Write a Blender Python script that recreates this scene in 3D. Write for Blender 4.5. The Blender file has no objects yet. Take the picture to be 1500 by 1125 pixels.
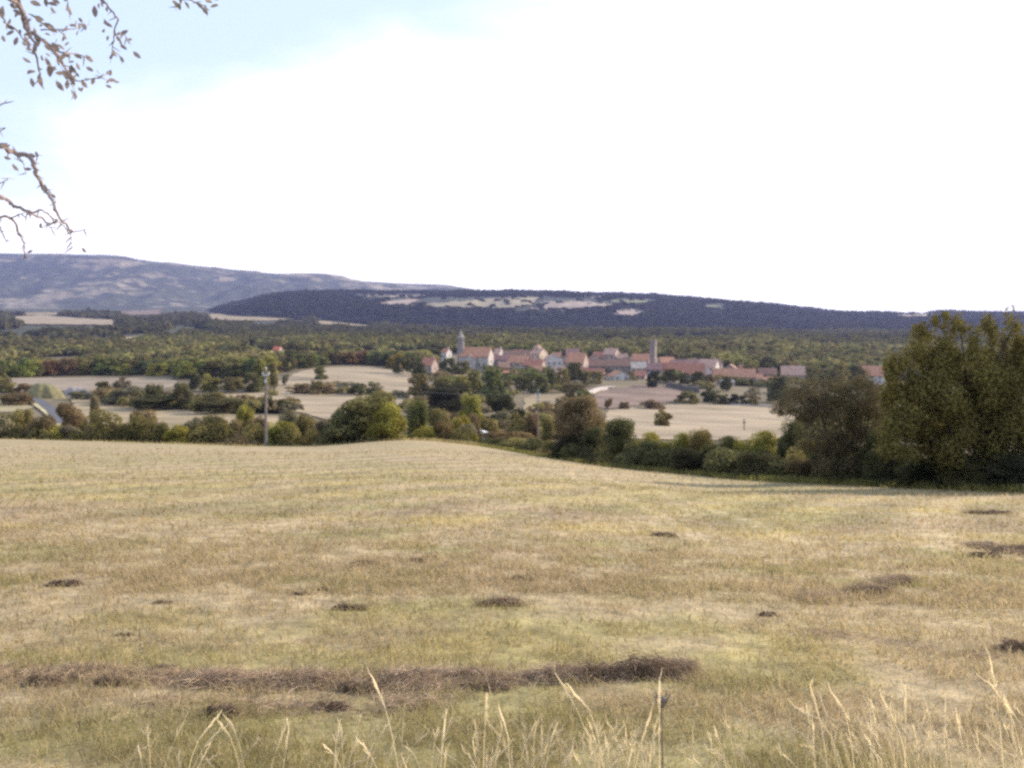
HAZE_D, HAZE_C = 6.6e-5, (.40, .44, .84, 1)
CLOUD, SKY, SUN, EXPO, FSTOP = (8.5, 8.25, 8.25), .15, 5.0, .60, 3.8
import bpy, math, random
import numpy as np
from mathutils import Vector
random.seed(7); RNG = np.random.default_rng(7)
SC = bpy.context.scene; COL = SC.collection
F, HZ, CX, EYE = 1300.0, 450.0, 750.0, 1.65     # focal length and horizon in photo pixels, eye height in metres
R = math.radians

# ------------------------------------------------------------------ small helpers
def hash2(ix, iy, seed):
    h = (ix.astype(np.int64)*374761393 + iy.astype(np.int64)*668265263 + seed*974711) & 0x7fffffff
    h = ((h ^ (h >> 13))*1274126177) & 0x7fffffff
    h = (h ^ (h >> 16)) & 0xffff
    return h/65535.0
def vnoise(x, y, seed=0):
    x = np.asarray(x, float); y = np.asarray(y, float)
    ix = np.floor(x); iy = np.floor(y); fx = x-ix; fy = y-iy
    fx = fx*fx*(3-2*fx); fy = fy*fy*(3-2*fy)
    a = hash2(ix, iy, seed); b = hash2(ix+1, iy, seed); c = hash2(ix, iy+1, seed); d = hash2(ix+1, iy+1, seed)
    return (a+(b-a)*fx)*(1-fy) + (c+(d-c)*fx)*fy
def fbm(x, y, seed=0, oct=4):
    s = 0; a = .5; t = 0
    for k in range(oct):
        s = s + a*vnoise(x*2**k, y*2**k, seed+k*17); t += a; a *= .5
    return s/t
def sstep(a, b, x):
    t = np.clip((x-a)/(b-a), 0, 1); return t*t*(3-2*t)

def pchip(xs, ys, x):
    xs = np.asarray(xs, float); ys = np.asarray(ys, float)
    h = np.diff(xs); d = np.diff(ys)/h; m = np.zeros_like(ys)
    for i in range(1, len(xs)-1):
        if d[i-1]*d[i] > 0:
            w1 = 2*h[i]+h[i-1]; w2 = h[i]+2*h[i-1]
            m[i] = (w1+w2)/(w1/d[i-1]+w2/d[i])
    m[0] = d[0]; m[-1] = d[-1]
    x = np.clip(x, xs[0], xs[-1]); k = np.clip(np.searchsorted(xs, x)-1, 0, len(h)-1)
    t = (x-xs[k])/h[k]; t2 = t*t; t3 = t2*t
    return (2*t3-3*t2+1)*ys[k] + (t3-2*t2+t)*h[k]*m[k] + (-2*t3+3*t2)*ys[k+1] + (t3-t2)*h[k]*m[k+1]

# ------------------------------------------------------------------ terrain
TC = [-600, 0, 250, 450, 600, 750, 900, 1050, 1250, 1500, 2200]
ZN = {  # metres below the origin for the near slope, per column of the table
 30: [4.2, 4.2, 4.2, 4.2, 4.2, 4.3, 4.5, 4.7, 4.75, 4.75, 4.75],
 46: [6.4, 6.4, 6.45, 6.45, 6.4, 6.6, 7.0, 7.4, 7.5, 7.6, 7.6],
 60: [8.2, 8.2, 8.3, 8.4, 8.2, 8.5, 9.3, 9.8, 10.3, 10.4, 10.4],
 75: [9.9, 9.9, 10.2, 10.4, 10.1, 10.7, 11.8, 12.6, 13, 13, 13],
 88: [11.5, 11.5, 11.9, 12.2, 11.6, 12.6, 14.2, 15.2, 15.5, 15.5, 15.5],
 100: [15.0, 15.0, 15.2, 15.5, 15.2, 15.6, 16.6, 17.5, 18, 18, 18],
 120: [19, 19, 19, 19, 19, 19, 19.5, 20.2, 20.5, 20.5, 20.5]}
RN = {
 160: [640, 640, 641, 644, 648, 650, 652, 655, 657, 657, 657],
 220: [612, 612, 616, 622, 628, 632, 636, 642, 645, 645, 645],
 300: [588, 588, 590, 596, 602, 610, 616, 624, 628, 628, 628],
 400: [567, 567, 568, 572, 578, 586, 592, 598, 604, 604, 604],
 480: [556, 556, 555, 549, 556, 569, 572, 578, 586, 586, 586],
 560: [549, 549, 546, 540, 543, 551, 556, 562, 568, 568, 568],
 640: [543, 543, 538, 533, 535, 540, 545, 551, 556, 556, 556],
 760: [533, 533, 528, 524, 525, 527, 532, 537, 541, 541, 541],
 900: [520, 520, 516, 514, 514, 515, 518, 522, 525, 525, 525],
 1300: [496, 496, 497, 499, 500, 500, 500, 502, 506, 506, 506],
 1800: [475, 475, 479, 486, 489, 491, 489, 490, 497, 497, 497],
 2400: [465, 465, 468, 473, 483, 488, 488, 489, 491, 491, 491],
 3200: [456, 456, 458, 464, 480, 484, 484, 485, 486, 486, 486],
 4500: [452, 452, 453, 460, 474, 476, 476, 476, 476, 476, 476],
 9500: [462]*11}
YS = np.array(list(ZN)+list(RN), float)
ZT = np.array([[-v for v in ZN[k]] for k in ZN] + [[EYE-(r-HZ)/F*k for r in RN[k]] for k in RN])
FC = np.arange(-600, 2201, 10.0); LY = np.linspace(math.log(30), math.log(9500), 500)
_t1 = np.array([pchip(TC, row, FC) for row in ZT])
TAB = np.array([pchip(np.log(YS), _t1[:, j], LY) for j in range(len(FC))]).T      # [lnY, col]
def Hs(x, y):
    x = np.asarray(x, float); y = np.asarray(y, float)
    col = np.clip(CX + F*x/np.maximum(y, 20), -600, 2199.9)
    ly = np.clip(np.log(np.maximum(y, 1)), LY[0], LY[-1]-1e-9)
    fi = (ly-LY[0])/(LY[1]-LY[0]); i = np.minimum(fi.astype(int), len(LY)-2); fi = fi-i
    fj = (col+600)/10; j = np.minimum(fj.astype(int), len(FC)-2); fj = fj-j
    z = (TAB[i, j]*(1-fj)+TAB[i, j+1]*fj)*(1-fi) + (TAB[i+1, j]*(1-fj)+TAB[i+1, j+1]*fj)*fi
    near = TAB[0, np.clip((col+600)/10, 0, len(FC)-1).astype(int)]/30
    return np.where(y < 30, np.where(y > 0, near*y, -.14*y), z)
def H(x, y):
    x = np.asarray(x, float); y = np.asarray(y, float)
    k = np.clip((y-100)/100, 0, 1)
    n = .05*(fbm(x/1.7, y/1.7, 3, 3)-.5) + .25*(fbm(x/14, y/14, 5, 2)-.5)*np.clip(y/30, 0, 1)
    return Hs(x, y) + n*(1-k) + k*1.6*(fbm(x/60, y/60, 9, 3)-.5)
def hz(x, y): return float(H(np.array([x]), np.array([y]))[0])
def gx(col, y): return (col-CX)/F*y
def zrow(row, y): return EYE-(row-HZ)/F*y
_ynear = np.exp(np.linspace(math.log(2), math.log(80), 900)); _yfar = np.exp(np.linspace(math.log(128), math.log(5000), 1600))
def yof(col, row, near=False):
    ys = _ynear if near else _yfar
    r = HZ + F*(EYE-Hs(gx(col, ys), ys))/ys
    k = np.nonzero(r <= row)[0]
    return float(ys[k[0]]) if len(k) else float(ys[-1])
# far edge of the mown field, metres along the view by column
EC = [-600, 0, 450, 600, 700, 750, 800, 900, 1050, 1250, 1500, 2200]; EY = [93, 92, 91, 89, 87, 82, 75.5, 66, 55, 46, 38.5, 28]
def edge(x, y): return np.interp(CX+F*np.asarray(x)/np.maximum(y, 12), EC, EY)

# ------------------------------------------------------------------ objects
def tag(o, label=None, cat=None, group=None, kind=None):
    if label: o['label'] = label
    if cat: o['category'] = cat
    if group: o['group'] = group
    if kind: o['kind'] = kind
    return o
def link(name, data, parent=None, loc=(0, 0, 0), rz=0.0, scale=(1, 1, 1), color=None):
    o = bpy.data.objects.new(name, data); COL.objects.link(o)
    o.location = loc; o.rotation_euler = (0, 0, rz); o.scale = scale
    if parent: o.parent = parent
    if color: o.color = (*color, 1)
    return o
def mesh(name, V, Fc, mats=(), smooth=False, mi=None, col=None):
    """V (n,3) array; Fc a list of polygons or an (m,k) array; one mesh object's data."""
    me = bpy.data.meshes.new(name); V = np.asarray(V, np.float32).reshape(-1, 3)
    me.vertices.add(len(V)); me.vertices.foreach_set('co', V.ravel())
    if isinstance(Fc, np.ndarray):
        n, k = Fc.shape; tot = np.full(n, k, np.int32); idx = Fc.astype(np.int32).ravel()
    else:
        tot = np.array([len(f) for f in Fc], np.int32); idx = np.array([i for f in Fc for i in f], np.int32)
    st = np.zeros(len(tot), np.int32); st[1:] = np.cumsum(tot)[:-1]
    me.loops.add(len(idx)); me.loops.foreach_set('vertex_index', idx)
    me.polygons.add(len(tot)); me.polygons.foreach_set('loop_start', st)
    me.polygons.foreach_set('use_smooth', np.full(len(tot), smooth, bool))
    for m in mats: me.materials.append(m)
    if mi is not None: me.polygons.foreach_set('material_index', np.asarray(mi, np.int32))
    me.update(calc_edges=True)
    if col is not None:
        a = me.color_attributes.new('tint', 'FLOAT_COLOR', 'POINT')
        c = np.ones((len(V), 4), np.float32); c[:, :3] = col; a.data.foreach_set('color', c.ravel())
    return me
class MB:                                   # collects boxes, tubes and prisms into one mesh
    def __init__(s): s.v = []; s.f = []; s.m = []
    def add(s, V, Fc, m=0):
        b = len(s.v); s.v += [tuple(map(float, p)) for p in V]; s.f += [[i+b for i in f] for f in Fc]; s.m += [m]*len(Fc); return s
    def box(s, x0, x1, y0, y1, z0, z1, m=0):
        V = [(x, y, z) for z in (z0, z1) for y in (y0, y1) for x in (x0, x1)]
        return s.add(V, [(0, 2, 3, 1), (4, 5, 7, 6), (0, 1, 5, 4), (2, 6, 7, 3), (0, 4, 6, 2), (1, 3, 7, 5)], m)
    def tube(s, P, rad, n=6, m=0, cap=True):
        P = [Vector(p) for p in P]; V = []
        for i, p in enumerate(P):
            d = (P[min(i+1, len(P)-1)]-P[max(i-1, 0)]).normalized()
            a = d.orthogonal().normalized() if i == 0 else (a - d*a.dot(d)).normalized()
            b = d.cross(a); r = rad[i] if hasattr(rad, '__len__') else rad
            V += [p + (a*math.cos(2*math.pi*k/n)+b*math.sin(2*math.pi*k/n))*r for k in range(n)]
        Fc = [(i*n+k, i*n+(k+1) % n, (i+1)*n+(k+1) % n, (i+1)*n+k) for i in range(len(P)-1) for k in range(n)]
        if cap: Fc += [tuple(range(n))[::-1], tuple(range((len(P)-1)*n, len(P)*n))]
        return s.add(V, Fc, m)
    def mesh(s, name, mats, smooth=False): return mesh(name, s.v, s.f, mats, smooth, s.m)

# ------------------------------------------------------------------ materials
def newmat(name):
    m = bpy.data.materials.new(name); m.use_nodes = True; nt = m.node_tree; nt.nodes.clear()
    return m, nt, nt.nodes.new('ShaderNodeOutputMaterial')
def N(nt, kind, **kw):
    n = nt.nodes.new('ShaderNode'+kind)
    for k, v in kw.items():
        if k in n.inputs.keys(): n.inputs[k].default_value = v
        else: setattr(n, k, v)
    return n
def L(nt, a, ao, b, bi): nt.links.new(a.outputs[ao], b.inputs[bi])
def mixc(nt, fac, a, b, blend='MIX'):
    n = nt.nodes.new('ShaderNodeMix'); n.data_type = 'RGBA'; n.blend_type = blend
    for i, v in ((0, fac), (6, a), (7, b)):
        if isinstance(v, tuple) and hasattr(v[0], 'outputs'): nt.links.new(v[0].outputs[v[1]], n.inputs[i])
        else: n.inputs[i].default_value = (*v, 1) if isinstance(v, tuple) else v
    return n
def noise(nt, scale, detail=4, coord='Object', rough=.55, stretch=None):
    tc = N(nt, 'TexCoord'); n = N(nt, 'TexNoise', Scale=scale, Detail=detail, Roughness=rough)
    if stretch:
        mp = N(nt, 'Mapping'); mp.inputs['Scale'].default_value = stretch
        L(nt, tc, coord, mp, 'Vector'); L(nt, mp, 'Vector', n, 'Vector')
    else: L(nt, tc, coord, n, 'Vector')
    return n
def rng(nt, node, out, a, b, c, d):
    m = N(nt, 'MapRange'); L(nt, node, out, m, 'Value')
    for k, v in zip(('From Min', 'From Max', 'To Min', 'To Max'), (a, b, c, d)): m.inputs[k].default_value = v
    return m
def leafmat(name, src, trans=.38, scale=2.2, amp=(.55, 1.45)):
    """src: 'object' reads the object's own colour, 'tint' the per-plant colour attribute."""
    m, nt, out = newmat(name)
    c = N(nt, 'ObjectInfo') if src == 'object' else N(nt, 'Attribute', attribute_name='tint')
    n = noise(nt, scale, 3); r = rng(nt, n, 'Fac', .3, .7, *amp)
    cr = N(nt, 'CombineColor'); [L(nt, r, 'Result', cr, k) for k in ('Red', 'Green', 'Blue')]
    mul = mixc(nt, 1.0, (c, 'Color'), (cr, 'Color'), 'MULTIPLY')
    d = N(nt, 'BsdfDiffuse'); t = N(nt, 'BsdfTranslucent'); mx = N(nt, 'MixShader', Fac=trans)
    L(nt, mul, 2, d, 'Color'); L(nt, mul, 2, t, 'Color')
    L(nt, d, 'BSDF', mx, 1); L(nt, t, 'BSDF', mx, 2); L(nt, mx, 'Shader', out, 'Surface')
    return m
def surf(name, base=None, var=.25, scale=1.5, rough=.9, bump=0.0, bscale=8, src=None, detail=5, second=None, sec=(.5, .65), secscale=.5, stretch=None):
    """plain rough surface: colour (own, object's, or attribute) with noise, an optional second colour in patches, and bump"""
    m, nt, out = newmat(name); p = N(nt, 'BsdfPrincipled', Roughness=rough); p.inputs['Specular IOR Level'].default_value = .25
    n = noise(nt, scale, detail, stretch=stretch); r = rng(nt, n, 'Fac', .3, .7, 1-var, 1+var)
    cr = N(nt, 'CombineColor'); [L(nt, r, 'Result', cr, k) for k in ('Red', 'Green', 'Blue')]
    if src == 'object': c = (N(nt, 'ObjectInfo'), 'Color')
    elif src == 'tint': c = (N(nt, 'Attribute', attribute_name='tint'), 'Color')
    else: c = base
    if second:
        n2 = noise(nt, secscale, 5, stretch=stretch); f = rng(nt, n2, 'Fac', sec[0], sec[1], 0, 1)
        c = (mixc(nt, (f, 'Result'), c, second), 2)
    mul = mixc(nt, 1.0, c, (cr, 'Color'), 'MULTIPLY'); L(nt, mul, 2, p, 'Base Color')
    if bump:
        nb = noise(nt, bscale, 4, stretch=stretch); b = N(nt, 'Bump', Strength=1.0, Distance=bump)
        L(nt, nb, 'Fac', b, 'Height'); L(nt, b, 'Normal', p, 'Normal')
    L(nt, p, 'BSDF', out, 'Surface'); return m
M = dict(
 leaf=leafmat('foliage', 'object'), leaf_mass=leafmat('foliage_mass', 'tint', scale=.25), near_leaf=leafmat('near_foliage', 'object', .3, 5), sky_leaf=leafmat('thin_leaves', 'object', .5, 30, (.7, 1.3)),
 grass=leafmat('grass_blades', 'tint', .48, 6, (.75, 1.25)), hay=leafmat('hay_straw', 'tint', .15, 14, (.6, 1.4)),
 bark=surf('bark', (.075, .06, .05), .4, 9, bump=.01, bscale=20), twig=surf('twig', (.26, .205, .20), .3, 40),
 stalk=leafmat('dry_stalk', 'object', .6, 20, (.9, 1.1)),
 ground=surf('ground_soil', src='tint', var=.38, scale=3.2, detail=8, bump=.05, bscale=4),
 scrub=surf('hill_scrub', src='tint', var=.55, scale=.018, detail=8, bump=9, bscale=.03),
 field=surf('stubble', src='object', var=.36, scale=.03, detail=10, stretch=(1, 2.2, 1), bump=.12, bscale=1.2, second=(.24, .19, .105), sec=(.54, .76), secscale=.035),
 road=surf('asphalt', (.10, .10, .115), .15, .3), wall=surf('plaster_and_stone', src='object', var=.22, scale=.45, detail=6, bump=.04, bscale=1.5),
 roof=surf('clay_tiles', src='object', var=.35, scale=.55, detail=7, bump=.06, bscale=2.5, stretch=(2.5, 1, 1)),
 pane=surf('window_pane', (.03, .035, .045), .2, 1, rough=.25), frame=surf('window_surround', (.42, .38, .34), .1, 1),
 wood=surf('old_wood', (.16, .13, .11), .3, 4), pole=surf('weathered_pole', (.20, .168, .165), .25, 2.5, stretch=(6, 6, 1)), metal=surf('galvanised', (.5, .52, .55), .1, 6, rough=.5),
 ceramic=surf('insulator', (.75, .76, .78), .05, 5, rough=.3), white=surf('white_paint', (.8, .8, .8), .04, 2, rough=.4), glass=surf('dark_glass', (.03, .035, .04), .1, 3, rough=.1),
 rubber=surf('rubber', (.02, .02, .02), .1, 5), wire=surf('cable', (.12, .12, .13), .1, 5), gravel=surf('gravel', src='object', var=.4, scale=1.6, detail=8, bump=.2, bscale=2))
# ------------------------------------------------------------------ the setting
STRAW, GREEN, DEAD, GOLD = np.array([.385, .298, .177]), np.array([.25, .225, .085]), np.array([.30, .215, .145]), np.array([.45, .345, .145])
def meadow_col(x, y):
    """colour of the mown meadow: bleached straw, greener and browner patches, swaths along the mowing direction"""
    yy = y + .012*x*x*np.clip(1-y/60, 0, 1)*.25 + 1.2*(vnoise(x/9, y/9, 71)-.5)
    a = fbm(x/5.5, yy/5.0, 21); b = fbm(x/3.1, yy/2.4, 33); c = vnoise(x*0+.3, yy/2.3, 45); g = fbm(x/1.1, y/.7, 52, 3); far = sstep(22, 75, y)
    w = lambda f: f[..., None]
    col = STRAW*(1+.0*w(a))
    col = col + (GREEN-col)*w(np.clip(sstep(.42, .60, a*.55+g*.45)*(.68-.40*far), 0, 1))
    col = col + (DEAD-col)*w(np.clip(sstep(.50, .70, b*.6+(1-c)*.4)*.42*(1-.5*far), 0, 1))
    col = col + (GOLD-col)*w(np.clip(sstep(.5, .75, c)*sstep(.35, .6, g)*.6, 0, 1))
    ph = np.hypot(x-46, y-2)+.5*vnoise(x/6, y/6, 73); lines = np.sin(ph*2*math.pi/2.7)*sstep(9, 20, y)*(.35+.65*vnoise(x/11, y/11, 74))
    tr = np.exp(-((x-(2.2+.055*(y-14)+.9*np.sin(y/9)))/.16)**2)+np.exp(-((x-(4.0+.055*(y-14)+.9*np.sin(y/9)))/.16)**2); tr = tr*sstep(10, 16, y)*(1-sstep(40, 60, y))
    col = col*(1+.22*lines[..., None]) + np.array([.09, .075, .05])*tr[..., None]
    return col
def grid_mesh(name, X, Y, Z, mats, col=None, smooth=True):
    n, m = X.shape; V = np.stack([X, Y, Z], -1).reshape(-1, 3)
    i = np.arange(n*m).reshape(n, m)
    Fc = np.stack([i[:-1, :-1], i[:-1, 1:], i[1:, 1:], i[1:, :-1]], -1).reshape(-1, 4)
    return mesh(name, V, Fc, mats, smooth, col=None if col is None else col.reshape(-1, 3))
tt = np.linspace(math.log(2.0), math.log(9508), 860); uu = np.linspace(-1.1, 1.1, 560)
Yg = (np.exp(tt)-8)[:, None]*np.ones((1, len(uu))); Xg = (np.exp(tt))[:, None]*uu[None, :]
Zg = H(Xg, Yg)
ed = edge(Xg, Yg); inm = 1-sstep(-1.0, 1.2, Yg-ed + 2.2*(fbm(Xg/3, Yg/3, 61, 3)-.5))
wild = np.array([.15, .118, .07])*(.5+.9*fbm(Xg/16, Yg/22, 81)[..., None])
wild = np.where((Yg > 1000)[..., None], np.array([.055, .058, .034])*(.6+.8*fbm(Xg/120, Yg/120, 82)[..., None]), wild)
gcol = meadow_col(Xg, Yg)*.9*inm[..., None] + wild*(1-inm[..., None])
tag(link('ground', grid_mesh('ground', Xg, Yg, Zg, [M['ground']], gcol)), kind='structure')

def inpoly(px, py, poly):
    c = np.zeros(px.shape, bool); n = len(poly)
    for i in range(n):
        x0, y0 = poly[i]; x1, y1 = poly[i-1]
        if y0 == y1: continue
        c ^= ((y0 > py) != (y1 > py)) & (px < (x1-x0)*(py-y0)/(y1-y0)+x0)
    return c
FIELD_POLYS = []
def field(name, poly, color, hf, ylo, yhi, dcol=1.6, drel=.006, lift=.25, mat='field', rag=2.0):
    c0 = min(p[0] for p in poly); c1 = max(p[0] for p in poly)
    cs = np.arange(c0-2, c1+2+dcol, dcol); ys = np.exp(np.arange(math.log(ylo), math.log(yhi), drel))
    C, Y = np.meshgrid(cs, ys); X = gx(C, Y); Z = hf(X, Y)+lift
    row = HZ+F*(EYE-Z)/Y
    ok = inpoly(C+rag*(vnoise(X/4, Y/9, 91)-.5)*2, row+rag*.5*(vnoise(X/5, Y/11, 92)-.5), poly)
    q = ok[:-1, :-1] & ok[1:, :-1] & ok[:-1, 1:] & ok[1:, 1:]
    i = np.arange(C.size).reshape(C.shape)
    Fc = np.stack([i[:-1, :-1], i[:-1, 1:], i[1:, 1:], i[1:, :-1]], -1)[q]
    if not len(Fc): print('EMPTY FIELD', name, poly[:2]); return
    use = np.unique(Fc); mp = -np.ones(C.size, int); mp[use] = np.arange(len(use))
    V = np.stack([X, Y, Z], -1).reshape(-1, 3)[use]
    o = tag(link(name, mesh(name, V, mp[Fc], [M[mat]], True), color=color), kind='structure')
    return o
PALE, LILAC, BROWN, TAN, OLV = (.315, .245, .168), (.26, .205, .155), (.185, .125, .10), (.285, .22, .135), (.27, .23, .135)
VF = [  # (outline in photo pixels, colour, nearest, farthest distance)
 ([(398, 577), (404, 560), (440, 543), (480, 537), (545, 537), (590, 544), (618, 549), (614, 575), (604, 594), (560, 592), (540, 578), (480, 575)], PALE, 250, 620),
 ([(316, 579), (400, 574), (540, 578), (604, 594), (578, 600), (500, 616), (470, 613), (440, 604), (400, 602), (360, 592)], PALE, 200, 480),
 ([(100, 582), (150, 588), (200, 592), (280, 601), (350, 607), (425, 609), (440, 622), (330, 640), (140, 640)], TAN, 150, 420),
 ([(-120, 579), (0, 580), (30, 589), (52, 597), (20, 604), (-120, 608)], OLV, 200, 420),
 ([(10, 553), (60, 553), (250, 554), (268, 562), (240, 570), (170, 567), (130, 573), (60, 574), (20, 568)], LILAC, 300, 640),
 ([(170, 530), (225, 528), (226, 537), (172, 535)], PALE, 600, 1000), ([(178, 493), (206, 492), (200, 505), (181, 505)], PALE, 900, 1800), ([(136, 503), (160, 498), (162, 503)], PALE, 900, 1500),
 ([(8, 463), (60, 461), (110, 465), (182, 469), (180, 476), (40, 475), (8, 470)], PALE, 1600, 3200), ([(25, 458), (90, 457), (102, 461), (30, 462)], TAN, 2000, 4400),
 ([(290, 459), (400, 461), (455, 465), (395, 470), (290, 468)], TAN, 1800, 3600), ([(455, 467), (565, 472), (545, 478), (455, 474)], TAN, 1500, 3000),
 ([(890, 601), (930, 596), (985, 592), (1040, 590), (1090, 593), (1130, 596), (1165, 602), (1190, 615), (1170, 650), (1100, 656), (1000, 656), (900, 652), (880, 626)], PALE, 200, 480),
 ([(866, 580), (890, 570), (940, 563), (985, 564), (1002, 575), (985, 590), (930, 594), (888, 600), (868, 594)], BROWN, 300, 620),
 ([(765, 583), (790, 577), (832, 577), (838, 592), (800, 600), (768, 603)], TAN, 280, 520),
 ([(762, 646), (775, 637), (812, 634), (826, 645), (790, 652)], PALE, 140, 260), ([(648, 552), (680, 548), (682, 556), (655, 558)], TAN, 430, 640),
 ([(172, 456), (237, 453), (236, 461), (180, 462)], BROWN, 2200, 4400)]
for i, (poly, c, a, b) in enumerate(VF):
    FIELD_POLYS.append(poly)
    field('stubble_field' if c != BROWN else 'ploughed_field', poly, c, H, a, b, 1.6 if a < 1000 else 3, .005 if a < 1000 else .008, .25 if a < 1000 else 2.5, rag=2.5)

def strip(name, pts, wid, m, color=None, lift=.35, seg=8, lo=130):
    """a road or track draped over the ground, pts given as photo (col, row)"""
    P = []
    for c, r_ in pts:
        y = yof(c, r_); P.append((gx(c, y), y))
    P = np.array(P); t = np.arange(len(P)); T = np.linspace(0, len(P)-1, seg*(len(P)-1)+1)
    px = pchip(t, P[:, 0], T); py = pchip(t, P[:, 1], T); dx = np.gradient(px); dy = np.gradient(py); l = np.hypot(dx, dy); nx, ny = -dy/l, dx/l
    k = np.linspace(-.5, .5, 5)[None, :]*wid
    X = px[:, None]+nx[:, None]*k; Y = py[:, None]+ny[:, None]*k
    zc = H(px, py)[:, None]
    o = link(name, grid_mesh(name, X, Y, np.maximum(H(X, Y), zc*.6+.4*H(X, Y))+lift, [m]), color=color); return tag(o, kind='structure')
strip('road', [(-140, 571), (-20, 577), (30, 583), (52, 588), (74, 600), (92, 622)], 3.0, M['road'], lift=.5)
strip('verge', [(-140, 575), (-20, 582), (30, 588), (50, 593), (72, 606), (88, 628)], 2.2, M['field'], (.42, .36, .22), lift=.4)
strip('track', [(858, 579), (872, 574), (886, 569), (900, 568)], 5, M['gravel'], (.55, .47, .43))
strip('lane', [(690, 640), (708, 634), (730, 626), (745, 622)], 3.5, M['gravel'], (.40, .33, .27), lift=.3)

# far hills: sheets with their own distance and relief
HC = [-900, -300, 150, 260, 300, 330, 365, 400, 450, 550, 650, 750, 850, 950, 1000, 1050, 1130, 1200, 1245, 1300, 1370, 1430, 1500, 2300]
HCR = [500, 500, 490, 478, 458, 448.5, 440, 433, 429, 428, 428.5, 429.5, 430.5, 432, 437, 440.5, 447, 455, 458.5, 459.5, 457.5, 458.5, 459, 462]
def Hh(x, y):
    col = CX+F*np.asarray(x)/y; crest = pchip(HC, HCR, np.clip(col, -900, 2300)); yc = 4000.0
    zc = EYE-(crest+1.0-HZ)/F*yc; foot = -78.0
    t = np.clip((y-2300)/(yc-2300), 0, 1); p = np.interp(t, [0, .12, .35, .55, .75, 1], [0, .12, .58, .80, .91, 1.0])
    back = np.where(y > yc, (y-yc)*.09, 0)
    n = (fbm(np.asarray(x)/190, y/330, 13, 4)-.5)*34*np.clip(t*4, 0, 1)*np.clip((1-t)*5, .12, 1)
    return foot+(zc-foot)*p + n - back
MC = [-900, -500, 0, 60, 100, 170, 200, 280, 330, 370, 420, 440, 470, 500, 520, 560, 600, 640, 670, 700, 760, 900, 1500]
MR = [378, 370, 371.5, 371.5, 373, 374.5, 379.5, 388.5, 393.5, 397.5, 401.5, 400, 400.5, 405, 410.5, 413.5, 415.5, 416.5, 420, 425, 433, 448, 470]
def Hm(x, y):
    x = np.asarray(x, float); col = CX+F*x/y; crest = pchip(MC, MR, np.clip(col, -900, 1500)); yc = 7400.0
    zc = EYE-(crest-HZ)/F*yc; foot = -30.0
    t = np.clip((y-4300)/(yc-4300), 0, 1); p = np.interp(t, [0, .2, .45, .7, .88, 1], [0, .12, .33, .68, .93, 1.0])
    g = 1-abs(2*fbm(x/430, y/1500, 23, 5)-1)
    n = (g-.72)*130*np.clip(t*3, 0, 1)*np.clip((1-t)*4, .0, 1)*np.clip((zc-foot)/350, .15, 1)
    return foot+(zc-foot)*p + n - np.where(y > yc, (y-yc)*.12, 0)
def hill(name, hf, c0, c1, dc, y0, y1, ny, colf):
    cs = np.arange(c0, c1+dc, dc, dtype=float); ys = np.linspace(y0, y1, ny); C, Y = np.meshgrid(cs, ys); X = gx(C, Y)
    return tag(link(name, grid_mesh(name, X, Y, hf(X, Y), [M['scrub']], colf(X, Y))), kind='structure')
WOODC = np.array([.050, .055, .040])
def hillcol(X, Y): return WOODC*(.7+.6*fbm(X/60, Y/60, 7)[..., None])
def mountcol(X, Y):
    a = fbm(X/420, Y/260, 31, 5); b = fbm(X/110, Y/120, 37, 4); bare = sstep(.545, .615, a*.5+b*.5)[..., None]
    col = CX+F*X/Y; t = (Y-4300)/3100; rocky = (sstep(300, 400, col)*(1-sstep(560, 640, col))*sstep(.72, .82, t)*(1-sstep(.93, .99, t)))[..., None]*.9
    w = np.array([.055, .062, .045])*(.7+.6*fbm(X/70, Y/90, 39, 3)[..., None]); p = np.array([.28, .235, .17])
    return w+(p-w)*np.clip(bare*.75+rocky*sstep(.40, .60, b)[..., None], 0, 1)
hill('hills', Hh, -400, 2000, 4, 2280, 5200, 230, hillcol)
hill('mountain', Hm, -640, 1200, 4, 4280, 8600, 230, mountcol)
for poly, c in [([(600, 446), (680, 439), (735, 435), (796, 434), (776, 448), (740, 452), (700, 450), (640, 450)], (.30, .25, .165)), ([(774, 453), (799, 440), (870, 441), (915, 447), (840, 452)], (.34, .26, .21)),
        ([(846, 433.5), (882, 434.5), (880, 437)], (.42, .33, .25)), ([(890, 460), (912, 452), (955, 455), (925, 464)], (.36, .27, .22)), ([(516, 431), (560, 432), (640, 431), (600, 436), (540, 435)], (.36, .28, .21)),
        ([(545, 443), (595, 437), (622, 438), (600, 446), (565, 446)], (.38, .29, .23)), ([(890, 438), (940, 438), (975, 442), (930, 445), (892, 442)], (.17, .18, .09)), ([(1030, 446), (1060, 445), (1062, 450), (1034, 451)], (.17, .18, .10)), ([(1310, 459.5), (1365, 458.5), (1372, 463), (1320, 464)], (.34, .29, .22))]:
    field('hill_field', poly, c, Hh, 2500, 4100, 3, .004, 5.0, rag=9)

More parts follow.
